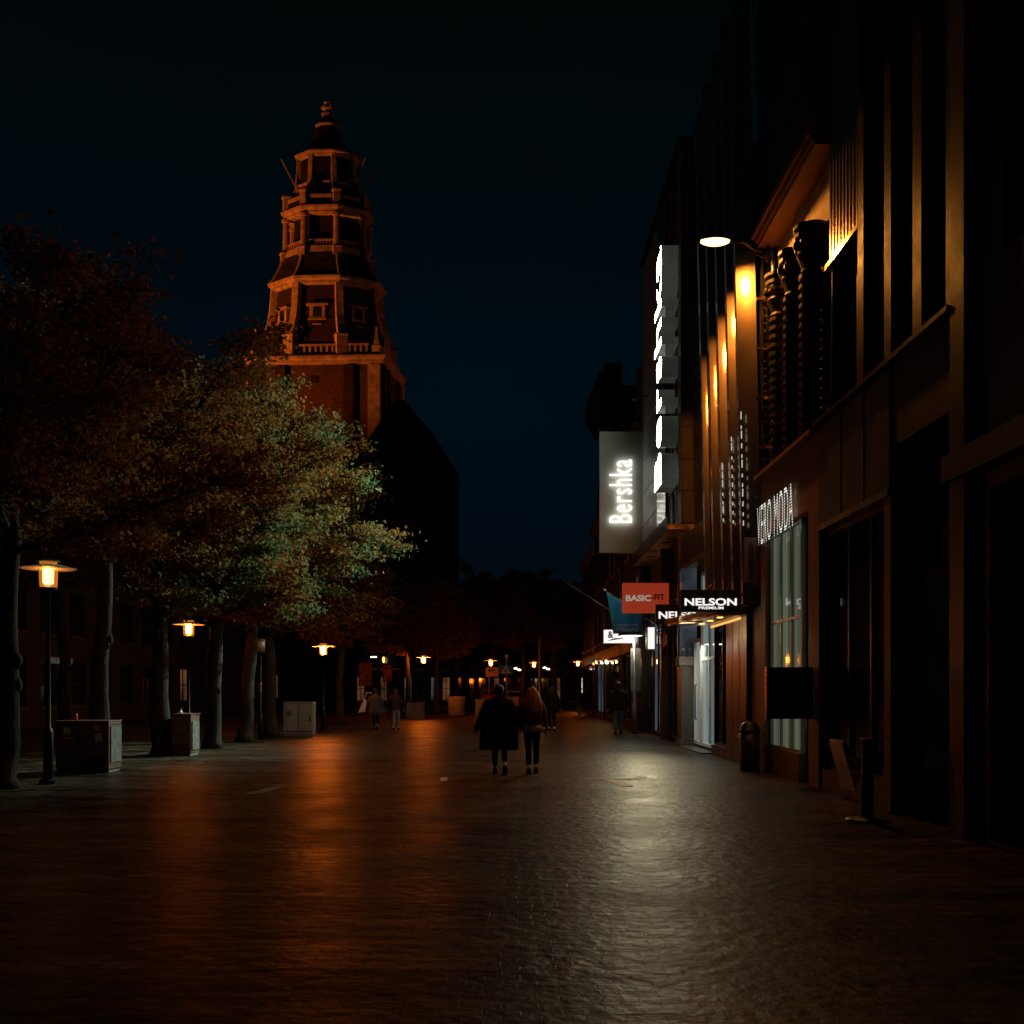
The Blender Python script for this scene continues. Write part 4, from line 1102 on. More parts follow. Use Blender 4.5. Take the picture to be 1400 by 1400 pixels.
# white lit side boxes far down
Y = 34.4
t, x0, x1, z0, z1 = box_sign('light_box_sign', Y, 885, 895.5, 857, 888, .5, 'facadepanel', 'upright white lit box sign left of the orange and white banner')
MB().box(x0 + .02, x1 - .02, Y - .03, Y - .002, z0 + .02, z1 - .02).build('lit_face', M['lightbox'], t)
Y = 34.0
t = thing('banner', (xat(907, Y), Y, zat(875, Y)), 'small orange and white banner hanging below the end of the flagpole', 'banner')
mb = MB(); a, b, c_ = xat(902.5, Y), xat(907.5, Y), xat(912, Y)
for nm, xa, xb, m, k in (('orange_half', a, b, 'orangecloth', 0), ('white_half', b + .004, c_, 'whitepaint', 1)):
    zt1 = zat(866 - 2.5 * k, Y); zt2 = zat(863.5 - 2.5 * k, Y); zb1 = zat(888 - 4 * k, Y); zb2 = zat(884 - 3 * k, Y)
    q = MB().prism([(xa, zb1), (xb, zb2), (xb, zt2), (xa, zt1)], 'y', Y - .006, Y + .006).build(nm, M[m], t)
# black display board projecting from the shop
Y = 17.3
t, x0, x1, z0, z1 = box_sign('display_board', Y, 1050, 1112, 912, 983, .09, 'black', 'large black square display board jutting out in front of the greenish shop window', 'display board', arm=False)
MB().box(x0 - .03, x0 - .002, Y - .01, Y + .1, z0 - .01, z1 + .01).build('edge_strip', M['copper'], t)
MB().box(x0 + .2, x0 + .3, Y - .006, Y - .002, z0 + .27, z0 + .36).build('faded_sticker', M['cabinet'], t)
MB().box(x0 + .5, x0 + .62, Y - .006, Y - .002, z0 + .2, z0 + .26).build('faded_sticker', M['cabinet'], t)
for z in (z0 + .15, z1 - .2): MB().box(x1 - .3, x1 + .03, Y + .092, Y + .15, z, z + .05).build('wall_bracket', M['iron'], t)

# flagpoles and flag
def flag():
    Y = 34.0
    p0 = at(912, 863, Y); p1 = at(827, 807, Y)
    t = thing('flagpole', p0, 'slanted flagpole with a small white ball tip carrying the blue flag', 'flagpole', 'flagpoles on the right hand facades')
    MB().tube([p0, p1], [.028, .018], 8).build('pole', M['steel'], t, True)
    MB().ball(p1, .05, 1, 10, 7).build('ball_tip', M['whitepaint'], t, True)
    MB().box(p0.x - .08, p0.x + .12, Y - .05, Y + .05, p0.z - .1, p0.z + .06).build('wall_socket', M['iron'], t)
    f = thing('flag', at(850, 840, Y), 'blue flag with pale script lettering hanging from the slanted flagpole', 'flag')
    Yf = Y - .05
    tl, tr, br, bl = (829, 809.5), (878, 841.5), (879, 866), (838.5, 866.5)
    vs = []; fs = []; nu, nv = 24, 16
    for i in range(nu + 1):
        for j in range(nv + 1):
            u, v = i / nu, j / nv
            tx = tl[0] + (tr[0] - tl[0]) * u; ty = tl[1] + (tr[1] - tl[1]) * u
            bx = bl[0] + (br[0] - bl[0]) * u; by = bl[1] + (br[1] - bl[1]) * u
            p = at(tx + (bx - tx) * v, ty + (by - ty) * v, Yf)
            p.y += .05 * math.sin(u * 11 + v * 2) * (.3 + v) - .02
            vs.append(p)
    for i in range(nu):
        for j in range(nv):
            a = i * (nv + 1) + j; fs.append((a, a + 1, a + nv + 2, a + nv + 1))
    mb = MB(); mb.add(vs, fs)
    o = mb.build('cloth', M['blue'], f, True); sd = o.modifiers.new('thick', 'SOLIDIFY'); sd.thickness = .006
    sign_text(f, 'small_script', 'Apotheek', Yf - .1, 842, 872, 852.5, 856.5, 'whitepaint', 0, .3, .006)
    sign_text(f, 'large_script', 'Willems', Yf - .1, 843, 873, 857.5, 863.5, 'whitepaint', 0, .3, .006)
    Y = 39.0
    p0 = at(884, 866, Y); p1 = at(772, 795, Y)
    t = thing('flagpole', p0, 'bare slanted flagpole reaching out left over the street, above the white light box', 'flagpole', 'flagpoles on the right hand facades')
    MB().tube([p0, p1], [.03, .018], 8).build('pole', M['steel'], t, True)
    MB().ball(p1, .04, 1, 10, 7).build('ball_tip', M['steel'], t, True)
    MB().box(p0.x - .06, p0.x + .14, Y - .05, Y + .05, p0.z - .1, p0.z + .06).build('wall_socket', M['iron'], t)
flag()
def round_lamp():
    Y = 38.2; x = xat(863, Y); z = zat(869, Y)
    t = thing('street_lamp', (x, Y, 0), 'street lamp with a flat round black head and white lens, below the blue flag', 'street lamp')
    MB().lathe(x + .12, Y, [(.09, 0), (.09, 1.2), (.06, 1.25), (.055, z)], 14).build('pole', M['steel'], t, True)
    MB().lathe(x, Y, [(.47, z + .0), (.5, z + .03), (.42, z + .14), (.1, z + .2), (.01, z + .2)], 28).build('lamp_head', M['iron'], t, True)
    MB().lathe(x, Y, [(.01, z - .05), (.3, z - .035), (.43, z - .004)], 28, 0, False).build('lens', M['discglow'], t, True)
    lamp('POINT', 'lamp_light', t, (x, Y, z - .12), 60, (.95, 1, .82), shadow_soft_size=.2)
    MB().box(x + .0, x + .36, Y + .15, Y + .2, 1.6, 3.2).build('pole_banner', M['stone'], t)
round_lamp()

# --- further houses on the right
def house_right(Y0, Y1, H, label, wallm, gable=True, panes='glass', x0=FX, cat='building'):
    t = thing('town_house', (x0 + 4, (Y0 + Y1) / 2, 0), label, cat, 'houses further down the right side')
    n = max(2, int((Y1 - Y0) / 2.4)); holes = []
    wy = (Y1 - Y0) / n
    fl = [3.9 + 3.1 * i for i in range(int((H - 4.6) / 3.1))]
    for i in range(n):
        for z in fl: holes.append((Y0 + wy * i + wy * .25, Y0 + wy * (i + 1) - wy * .25, z + .4, z + 2.4))
    shop = [(Y0 + .4, Y1 - .4, .3, 3.2)]
    wall_with_holes(MB(), x0, x0 + .35, Y0, Y1, 0, H, holes + shop).build('wall', M[wallm], t)
    MB().box(x0 + .35, x0 + 9, Y0, Y0 + .3, 0, H).box(x0 + .35, x0 + 9, Y1 - .3, Y1, 0, H).build('side_wall', M[wallm], t)
    for h in holes:
        w = window_w(t, *h, x0 + .12, M['glass'], frame=M['whitepaint'], nx=2, nz=2, t=.05)
        MB().box(x0 - .08, x0 + .08, h[0] - .05, h[1] + .05, h[2] - .1, h[2] - .002).build('sill', M['stone'], w)
    window_w(t, *shop[0], x0 + .14, M[panes], nx=3, nz=1, name='shop_window')
    MB().box(x0 - .12, x0 - .002, Y0 + .1, Y1 - .1, 3.25, 3.8).build('shop_fascia', M['blackmetal'], t)
    MB().box(x0 - .3, x0 - .003, Y0, Y1, H - .35, H).box(x0 - .18, x0 - .003, Y0, Y1, H - .6, H - .351).build('cornice', M['stone'], t)
    mb = MB()
    yc = (Y0 + Y1) / 2
    if gable:
        mb.prism([(Y0, H + .002), (Y1, H + .002), (yc + .4, H + 3.4), (yc - .4, H + 3.4)], 'x', x0 + .02, x0 + 9)
    else:
        mb.prism([(x0 + .0, H + .002), (x0 + 9, H + .002), (x0 + 7, H + 2.4), (x0 + 2, H + 2.4)], 'y', Y0, Y1)
    r = mb.build('roof', M['slate'], t)
    MB().box(x0 + 3, x0 + 3.7, yc - .4, yc + .4, H + 1.5, H + 4.2).build('chimney', M['wallbrick'], r)
    MB().tube([(x0 - .08, Y0 + .15, 0), (x0 - .08, Y0 + .15, H - .6)], .05, 8).build('drain_pipe', M['steel'], t, True)
    return t
h1 = house_right(40.22, 47.2, 12.2, 'house directly behind the tall grey blade sign, with a pale lit gable strip above it', 'wallbrick', False)
MB().box(FX + .06, FX + .42, 42.4, 42.7, 13.0, 15.0).box(FX + .26, FX + .5, 42.38, 42.72, 12.3, 15.3).build('dormer_cheek', M['render_wall'], h1)
h2 = house_right(47.22, 55.6, 13.4, 'house with the dark many sided bay that leans out over the street', 'wallbrick2')
def bay(parent):
    x0, x1 = xat(801, 50), xat(848, 50)
    z0, z1 = zat(592, 50), zat(506, 50)
    pl = [(x0 + .55, z0), (x1, z0), (x1, z1), (x0 + 1.0, z1), (x0 + .55, z0 + (z1 - z0) * .86), (x0, z0 + (z1 - z0) * .42), (x0 + .1, z0 + (z1 - z0) * .25)]
    b = MB().prism(pl, 'y', 49.0, 51.4).build('bay', M['bronze_dark'], parent, bevel=.02)
    MB().box(x0 + .75, x1 - .1, 48.96, 48.998, z1 - .08, z1 + .06).build('bay_cornice', M['render_wall'], b)
    MB().box(x0 + .1, x0 + .6, 50, 50.9, z0 + .6, z0 + 1.5).build('bay_window', M['glass'], b)
bay(h2)
house_right(55.62, 63.0, 11.5, 'house at the far end of the shops behind the lit arrow sign', 'wallbrick', True, 'windim')
house_right(63.02, 74.0, 10.5, 'low dark house farthest along the right side of the street', 'wallbrick2', False, 'glass')
for i, (px, Y, lab) in enumerate(((816.5, 61.2, 'farthest of three small amber wall lanterns near the arrow sign'), (823, 58.0, 'middle one of three small amber wall lanterns near the arrow sign'), (829.5, 55.2, 'nearest of three small amber wall lanterns near the arrow sign'), (873.5, 41.1, 'caged amber wall lantern right of the round headed lamp post'))):
    x = xat(px, Y); z = zat(905, Y) ; s = .09 if i < 3 else .16
    t = thing('wall_lantern', (x, Y, z), lab, 'wall lantern', 'amber wall lanterns on the far shops')
    MB().lathe(x, Y, [(s * .6, z - s * 1.2), (s, z - s), (s * 1.05, z + s * .8), (s * .5, z + s * 1.4)], 12).build('glass_body', M['lanternbright' if i < 3 else 'lantern'], t, True)
    MB().lathe(x, Y, [(s * 1.2, z + s * 1.41), (s * .9, z + s * 1.7), (.01, z + s * 2.2)], 12).build('cap', M['iron'], t)
    for k in range(6):
        a = k * PI / 3
        MB().tube([(x + s * 1.03 * math.cos(a), Y + s * 1.03 * math.sin(a), z - s), (x + s * 1.08 * math.cos(a), Y + s * 1.08 * math.sin(a), z + s * 1.4)], .008, 4).build('cage_bar', M['iron'], t)
    MB().tube([(x, Y, z + s * 2), (x + .05, Y, z + s * 3), (FX + .02, Y, z + s * 2.6)], .014, 6).build('wall_arm', M['iron'], t)
    lamp('POINT', 'lantern_light', t, (x - s * 1.5, Y - s * 1.5, z), 12, (1, .45, .1), shadow_soft_size=.08)
def arrow_sign():
    Y = 60; t = thing('arrow_sign', (xat(808, Y), Y, zat(904, Y)), 'small pale lit sign with a pointed left end, near the three lanterns', 'sign')
    pl = [(xat(802.5, Y), zat(904, Y)), (xat(813, Y), zat(896.5, Y)), (xat(813.5, Y), zat(911, Y))]
    MB().prism(pl, 'y', Y, Y + .12).build('lit_face', M['wincool'], t, bevel=.01)
    MB().tube([(xat(813, Y), Y + .06, zat(900, Y)), (FX + .02, Y + .06, zat(900, Y))], .02, 6).build('bracket_arm', M['iron'], t)
arrow_sign()
# ================================================================== CHURCH
PX = 130 / F
def church_tower():
    Y = 130.; cx = xat(448, Y); cy = Y
    t = thing('church_tower', (cx, cy, 0), 'tall church tower floodlit orange, brick shaft with tapering octagonal storeys', 'church tower')
    lv = [(130, 0), (152, 8), (165, 15), (204, 42), (258, 44), (280, 62), (346, 63), (378, 80), (470, 88), (485, 104), (1400, 104)]
    def zt(py):
        for (a, ha), (b, hb) in zip(lv[:-1], lv[1:]):
            if a <= py <= b:
                h = ha + (hb - ha) * (py - a) / (b - a); return zat(py, Y - .56 * h * PX)
        return zat(py, Y)
    R0 = math.radians(-72.3); RS = math.radians(-49.8)
    S2 = math.sqrt(2)
    W = 16.4; rs = W / 2 * S2
    MB().lathe(cx, cy, [(rs, 0), (rs, zt(497))], 4, RS).build('shaft', M['shaftbrick'], t)
    MB().lathe(cx, cy, [(rs + .25, zt(497)), (rs + .4, zt(494)), (rs + .4, zt(491)), (rs + .75, zt(489)), (rs + .85, zt(485.5)), (rs + .6, zt(484.5)), (rs + .1, zt(483))], 4, RS).build('shaft_cornice', M['trim'], t)
    # paired buttress pilasters at the corners of the shaft
    for k in range(4):
        a = RS + k * PI / 2 + PI / 4; n = Vector((math.cos(a), math.sin(a), 0)); u = Vector((-n.y, n.x, 0))
        for s in (-1, 1):
            for q, wd in ((7.35, .75), (4.2, .6)):
                c = Vector((cx, cy, 0)) + n * (W / 2 + .2) + u * q * s
                mat = Matrix.Translation(c) @ Matrix(((u.x, n.x, 0, 0), (u.y, n.y, 0, 0), (0, 0, 1, 0), (0, 0, 0, 1)))
                MB().tbox(mat, -wd, wd, -.19, .25, 0, zt(498)).build('buttress', M['trim'] if q > 7 and s > 0 else M['tbrick'], t)
        c = Vector((cx, cy, 0)) + n * (W / 2 + .02)
        mat = Matrix.Translation(c) @ Matrix(((u.x, n.x, 0, 0), (u.y, n.y, 0, 0), (0, 0, 1, 0), (0, 0, 0, 1)))
        MB().tbox(mat, -.5, .5, -.3, .02, zt(522), zt(512)).build('shaft_opening', M['opening'], t)
    # corner obelisks on the shaft
    for k in range(4):
        a = RS + k * PI / 2; p = (cx + (rs - 1.0) * math.cos(a), cy + (rs - 1.0) * math.sin(a))
        MB().lathe(p[0], p[1], [(.7, zt(483)), (.7, zt(475)), (.85, zt(474)), (.5, zt(473)), (.12, zt(452)), (.22, zt(451)), (.22, zt(449)), (.02, zt(447))], 4, RS).build('obelisk', M['trim'], t)
    # balustrade round the shaft top
    for k in range(4):
        a = RS + k * PI / 2 + PI / 4; n = Vector((math.cos(a), math.sin(a), 0)); u = Vector((-n.y, n.x, 0))
        c = Vector((cx, cy, 0)) + n * (W / 2 - .5)
        mat = Matrix.Translation(c) @ Matrix(((u.x, n.x, 0, 0), (u.y, n.y, 0, 0), (0, 0, 1, 0), (0, 0, 0, 1)))
        b = MB().tbox(mat, -6.6, 6.6, -.18, .18, zt(472.5), zt(470.5)).tbox(mat, -6.6, 6.6, -.2, .2, zt(483), zt(481)).build('balustrade', M['trim'], t)
        bb = MB()
        for i in range(19):
            q = -6.3 + 12.6 * i / 18; bb.tbox(mat, q - .13, q + .13, -.13, .13, zt(481), zt(472.5))
        bb.build('baluster', M['trim'], b)
    oct_ = lambda prof, nm, m, cap=True: MB().lathe(cx, cy, [(hw * PX, zt(py)) for hw, py in prof], 8, R0, cap).build(nm, M[m], t)
    ang = [R0 + k * PI / 4 for k in range(8)]
    def rib(nm, path, w, d, m='trim'):     # path: (half width px, y px); one rib at every corner
        for a in ang:
            n = Vector((math.cos(a), math.sin(a), 0)); u = Vector((-n.y, n.x, 0)); vs = []; fs = []
            for hw, py in path:
                r = hw * PX
                for dr, du in ((-.5, -w), (d, -w), (d, w), (-.5, w)):
                    vs.append(Vector((cx, cy, zt(py))) + n * (r + dr) + u * du)
            for i in range(len(path) - 1):
                for s in range(4):
                    q = i * 4 + s; p = i * 4 + (s + 1) % 4; fs.append((q, p, p + 4, q + 4))
            fs.append((3, 2, 1, 0)); e = (len(path) - 1) * 4; fs.append((e, e + 1, e + 2, e + 3))
            mb = MB(); mb.add(vs, fs); mb.build(nm, M[m], t)
    def face(k, r, w, z0, z1, d0, d1, off=0):    # box on face k
        a = R0 + (k + .5) * PI / 4; n = Vector((math.cos(a), math.sin(a), 0)); u = Vector((-n.y, n.x, 0))
        c = Vector((cx, cy, 0)) + n * (r * math.cos(PI / 8)) + u * off
        mat = Matrix.Translation(c) @ Matrix(((u.x, n.x, 0, 0), (u.y, n.y, 0, 0), (0, 0, 1, 0), (0, 0, 0, 1)))
        return MB().tbox(mat, -w, w, d0, d1, z0, z1)
    # first octagon, flaring at the foot
    oct_([(86, 482), (83, 460), (78, 440), (74, 415), (71, 386)], 'octagon_wall', 'tbrick')
    rib('volute_rib', [(90, 458), (84, 445), (79, 430), (76, 412), (74, 386)], .46, .35)
    for a in ang:
        p = (cx + 88 * PX * math.cos(a), cy + 88 * PX * math.sin(a))
        MB().lathe(p[0], p[1], [(.95, zt(482)), (.95, zt(460)), (1.1, zt(459.5)), (1.1, zt(457.5)), (.6, zt(457))], 4, a + PI / 4).build('rib_pedestal', M['trim'], t)
    for k in range(8):
        r = 73.5 * PX
        fr = MB()
        for g in (face(k, r, .95, zt(434), zt(415), .05, .5), face(k, r, 1.35, zt(416), zt(413.5), .05, .7), face(k, r, 1.1, zt(435.5), zt(433.5), .05, .7), face(k, r, .6, zt(442), zt(441), .1, .8)): fr.add(g.v, g.f)
        w = fr.build('window', M['trim'], t)
        face(k, r, .52, zt(431.5), zt(418), .3, .56).build('pane', M['opening'], w)
    oct_([(74, 387), (78, 384.5), (78, 382), (82, 379.5), (83, 376.5), (80, 375)], 'octagon_cornice', 'trim')
    oct_([(79, 375), (74, 369), (69, 361), (64.5, 352), (63, 345), (60, 344)], 'bell_roof', 'lead')
    rib('roof_rib', [(79.5, 374.5), (74.5, 369), (69.5, 361), (65, 352), (63.5, 346)], .16, .12)
    # second octagon: open colonnade
    oct_([(61, 345), (61, 342), (60, 334), (58, 333)], 'colonnade_base', 'trim')
    oct_([(46, 336), (46, 290)], 'inner_drum', 'opening')
    for a in ang:
        p = (cx + 59 * PX * math.cos(a), cy + 59 * PX * math.sin(a))
        MB().lathe(p[0], p[1], [(.72, zt(347)), (.72, zt(338)), (.85, zt(337.5)), (.85, zt(336)), (.6, zt(335.5))], 4, a + PI / 4).build('pedestal', M['trim'], t)
        p = (cx + 57.5 * PX * math.cos(a), cy + 57.5 * PX * math.sin(a))
        MB().lathe(p[0], p[1], [(.52, zt(336)), (.42, zt(333)), (.36, zt(294.5)), (.5, zt(293.5)), (.55, zt(291)), (.55, zt(289.5))], 12).build('column', M['trim'], t)
    for k in range(8):
        r = 56 * PX
        b = MB()
        for g in (face(k, r, 1.75, zt(327), zt(325), -.15, .15), face(k, r, 1.75, zt(334), zt(332.6), -.15, .15)): b.add(g.v, g.f)
        rail = b.build('railing', M['trim'], t)
        bb = MB()
        for i in range(9):
            g = face(k, r, .07, zt(332.6), zt(327), -.07, .07, -1.6 + .4 * i); bb.add(g.v, g.f)
        bb.build('baluster', M['trim'], rail)
    oct_([(57, 290), (60, 288.5), (60, 286), (64, 283), (65, 280), (62, 278.5)], 'colonnade_cornice', 'trim')
    oct_([(60, 278.5), (57, 274), (55, 266), (50, 261), (44, 258.5)], 'attic_roof', 'lead')
    for a in ang:
        p = (cx + 56.5 * PX * math.cos(a), cy + 56.5 * PX * math.sin(a))
        MB().lathe(p[0], p[1], [(.6, zt(277)), (.6, zt(264)), (.75, zt(263.5)), (.75, zt(261.5)), (.2, zt(261))], 4, a + PI / 4).build('attic_post', M['trim'], t)
    for k in range(8):
        face(k, 57 * PX, 1.5, zt(270), zt(266.5), -.12, .12).build('attic_rail', M['trim'], t)
    # third octagon
    oct_([(44, 258.5), (41, 250), (39.5, 238), (38.5, 224), (38, 212)], 'lantern_wall', 'lead')
    rib('lantern_rib', [(46, 257), (42.5, 250), (41, 238), (40, 224), (39.5, 211)], .3, .25)
    for k in range(8):
        face(k, 39.5 * PX, .85, zt(245), zt(215), .0, .12).build('lantern_opening', M['opening'], t)
        face(k, 40.5 * PX, 1.0, zt(249), zt(246.5), .0, .35).build('lantern_sill', M['trim'], t)
    oct_([(40, 212), (43, 210), (43, 208.5), (46, 207), (46.5, 205), (44, 204)], 'lantern_cornice', 'trim')
    oct_([(43, 204), (37, 200), (30, 196), (25, 189), (21, 181), (17.5, 174), (15.5, 169.5)], 'dome', 'lead')
    oct_([(15.5, 170), (17.5, 168.5), (17.5, 167), (14, 166)], 'dome_cornice', 'trim')
    oct_([(12, 166), (9.5, 160), (7, 156)], 'cupola', 'lead')
    oct_([(8.5, 156), (9, 154.5), (9, 153), (6, 152)], 'cupola_cornice', 'trim')
    fin = MB().lathe(cx, cy, [(.3, zt(152)), (.25, zt(150)), (.75, zt(148)), (.8, zt(146.5)), (.3, zt(144.5)), (.18, zt(142)), (.5, zt(140.5)), (.5, zt(139)), (.1, zt(137.5)), (.06, zt(133)), (.01, zt(132.5))], 12).build('finial', M['trim'], t, True)
    cr = MB()
    for k in range(6):
        a = k * PI / 3; cr.tube([(cx + .5 * math.cos(a), cy + .5 * math.sin(a), zt(148)), (cx + .95 * math.cos(a), cy + .95 * math.sin(a), zt(145.5)), (cx + .2 * math.cos(a), cy + .2 * math.sin(a), zt(142))], .07, 5)
    cr.build('crown', M['trim'], fin)
    # slanted flagstaffs
    for (x0, y0, x1, y1, dy) in ((408, 262, 382, 212, -4), (485, 252, 497, 209, -5), (497, 261, 516, 227, 2), (455, 300, 440, 296, -6)):
        if x0 == 455: continue
        a = at(x0, y0, Y + dy * .4); b = at(x1, y1, Y + dy * .6)
        MB().tube([a, b], [.11, .07], 6).build('flagstaff', M['trim'], t)
    # unseen floodlights for the orange lit tower, without fixtures
    for loc, e, tgt, ang_ in (((cx - 34, cy - 27, 29), 60000, (cx, cy, 57), 56), ((cx + 40, cy - 10, 28), 3500, (cx, cy, 57), 60)):
        l = lamp('SPOT', 'floodlight', t, loc, e, (1, .19, .02), spot_size=math.radians(ang_ + 12), spot_blend=.5, shadow_soft_size=.3)
        aim(l, tgt, t)
    t.scale = (1, .6, 1)
t_ = church_tower()

def church_nave():
    Y = 112.; x0, x1 = xat(470, Y), xat(624, Y); xe = xat(555, Y)
    ze = zat(648, Y); zr = zat(548, Y)
    t = thing('church_nave', ((x0 + x1) / 2, Y, 0), 'dark unlit church nave with a steep roof, right below the lit tower', 'church')
    MB().box(x0, x1, Y, Y + 4.8, 0, ze).build('wall', M['churchbrick'], t)
    xm = xat(548, Y)
    MB().prism([(x0 - .3, ze + .002), (x1 + .2, ze + .002), (x1 - .2, ze + .6), (xat(594, Y), zat(596, Y)), (xm + .4, zr), (xm - .6, zr), (x0 + 1.5, ze + 2)], 'y', Y - .3, Y + 5).build('roof', M['slate'], t)
    for k in range(4):
        xa = x0 + 1.4 + k * 3.0
        poly = [(xa - .8, 6), (xa + .8, 6), (xa + .8, 15), (xa + .4, 17), (xa, 18), (xa - .4, 17), (xa - .8, 15)]
        w = MB().prism(poly, 'y', Y - .12, Y - .002).build('window', M['stone'], t)
        poly2 = [(xa + (a - xa) * .8, 6.3 + (b - 6) * .96) for a, b in poly]
        MB().prism(poly2, 'y', Y - .14, Y - .122).build('pane', M['glass'], w)
    for k in range(5):
        xa = x0 + k * 3.0
        MB().prism([(Y - 1.2, 0), (Y - .004, 0), (Y - .004, ze - 2), (Y - .5, ze - 4), (Y - 1.2, 10)], 'x', xa - .3, xa + .3).build('buttress', M['churchbrick'], t)
church_nave()

# ================================================================== LEFT AND FAR BUILDINGS
def house_left(Y0, Y1, H, label, wallm, x=-21., lit=(), warm=()):
    t = thing('town_house', (x - 4, (Y0 + Y1) / 2, 0), label, 'building', 'houses behind the trees on the left')
    n = max(2, int((Y1 - Y0) / 2.6)); wy = (Y1 - Y0) / n; holes = []
    for i in range(n):
        for z in [.9 + 3.3 * j for j in range(int((H - .8) / 3.3))]:
            holes.append((Y0 + wy * (i + .22), Y0 + wy * (i + .78), z, z + 2.1))
    wall_with_holes(MB(), x - .35, x, Y0, Y1, 0, H, holes).build('wall', M[wallm], t)
    MB().box(x - 9, x - .351, Y0, Y0 + .3, 0, H).box(x - 9, x - .351, Y1 - .3, Y1, 0, H).build('side_wall', M[wallm], t)
    for i, h in enumerate(holes):
        m = M['wincool'] if i in lit else M['winwarm'] if i in warm else M['glass']
        w = window_e(t, *h, x - .14, m, frame=M['blackmetal'], nx=2, nz=2, t=.06)
        MB().box(x - .1, x + .08, h[0] - .06, h[1] + .06, h[2] - .12, h[2] - .002).build('sill', M['darkstone'], w)
    MB().box(x + .003, x + .3, Y0, Y1, H - .35, H).build('cornice', M['stone'], t)
    r = MB().prism([(x + .1, H + .002), (x - 9, H + .002), (x - 6, H + 3.2), (x - 3, H + 3.2)], 'y', Y0, Y1).build('roof', M['slate'], t)
    MB().box(x - 5, x - 4.2, Y0 + 1, Y0 + 1.8, H + 2, H + 4.6).build('chimney', M['wallbrick'], r)
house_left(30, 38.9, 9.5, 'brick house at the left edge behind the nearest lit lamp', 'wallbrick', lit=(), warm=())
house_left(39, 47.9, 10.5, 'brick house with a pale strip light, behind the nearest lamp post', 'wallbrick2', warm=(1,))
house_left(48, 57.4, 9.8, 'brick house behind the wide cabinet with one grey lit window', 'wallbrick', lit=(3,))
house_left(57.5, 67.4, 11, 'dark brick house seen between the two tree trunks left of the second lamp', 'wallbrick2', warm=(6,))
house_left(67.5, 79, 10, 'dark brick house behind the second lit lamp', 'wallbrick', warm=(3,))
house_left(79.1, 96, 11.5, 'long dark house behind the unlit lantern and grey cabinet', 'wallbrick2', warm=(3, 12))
def house_end(x0, x1, Y, H, label, lit, wallm='wallbrick', n=3):
    t = thing('end_house', ((x0 + x1) / 2, Y + 4, 0), label, 'building', 'houses closing the end of the street')
    wx = (x1 - x0) / n
    MB().box(x0, x1, Y + .1, Y + 8, 0, H).build('wall', M[wallm], t)
    for i in range(n):
        for j, z in enumerate([.5 + 3.3 * j for j in range(int((H - .4) / 3.3))]):
            m = lit.get((i, j), 'glass')
            w = window_s(t, x0 + wx * (i + .15), x0 + wx * (i + .85), z, z + (2.5 if j == 0 else 2), Y + .03, M[m], frame=M['blackmetal'], nx=2, nz=2, t=.07, depth=.06)
            MB().box(x0 + wx * (i + .12), x0 + wx * (i + .88), Y - .1, Y + .09, z - .14, z - .002).build('sill', M['stone'], w)
    MB().box(x0 - .05, x1 + .05, Y - .25, Y + .099, H - .35, H).build('cornice', M['stone'], t)
    r = MB().prism([(x0, H + .002), (x1, H + .002), ((x0 + x1) / 2 + .5, H + 3.4), ((x0 + x1) / 2 - .5, H + 3.4)], 'y', Y, Y + 8).build('roof', M['slate'], t)
    MB().box(x0 + .8, x0 + 1.5, Y + 3, Y + 3.8, H + .6, H + 3.6).build('chimney', M['wallbrick'], r)
house_end(xat(770, 112), xat(812, 112), 112, 8.5, 'far house with the bright greenish shop window at the end of the street', {(1, 0): 'winfar'}, n=2)
house_end(xat(722, 114), xat(769, 114), 114, 9.2, 'far dark house straight behind the long haired walker', {(2, 0): 'winwarm'}, 'wallbrick2')
house_end(xat(668, 113), xat(721, 113), 113, 8.8, 'far dark house behind the crossing sign', {(0, 0): 'winwarm'})
house_end(xat(636, 115), xat(667, 115), 115, 8.2, 'narrow far dark house left of the crossing sign', {}, 'wallbrick', 2)
house_end(xat(586, 108), xat(634, 108), 108, 7.8, 'far house with tall narrow lit windows right of the fourth lamp', {(0, 0): 'wincool', (1, 0): 'winwarm'}, 'wallbrick2', 3)
house_end(xat(485, 104), xat(582, 104), 104, 7.5, 'far house with dim lit windows behind the two left pedestrians', {(0, 0): 'winwarm', (4, 0): 'wincool', (2, 0): 'winwarm'}, 'wallbrick', 6)
def strip_light():
    t = thing('strip_light', (-20.9, 44, 2.9), 'slim white strip light on the house behind the nearest lamp post', 'wall light')
    MB().box(-20.98, -20.85, 46.2, 48.6, 2.85, 3.1).build('diffuser', M['wincool'], t)
    MB().box(-20.99, -20.84, 46.1, 48.7, 3.102, 3.16).build('cover', M['steel'], t)
strip_light()

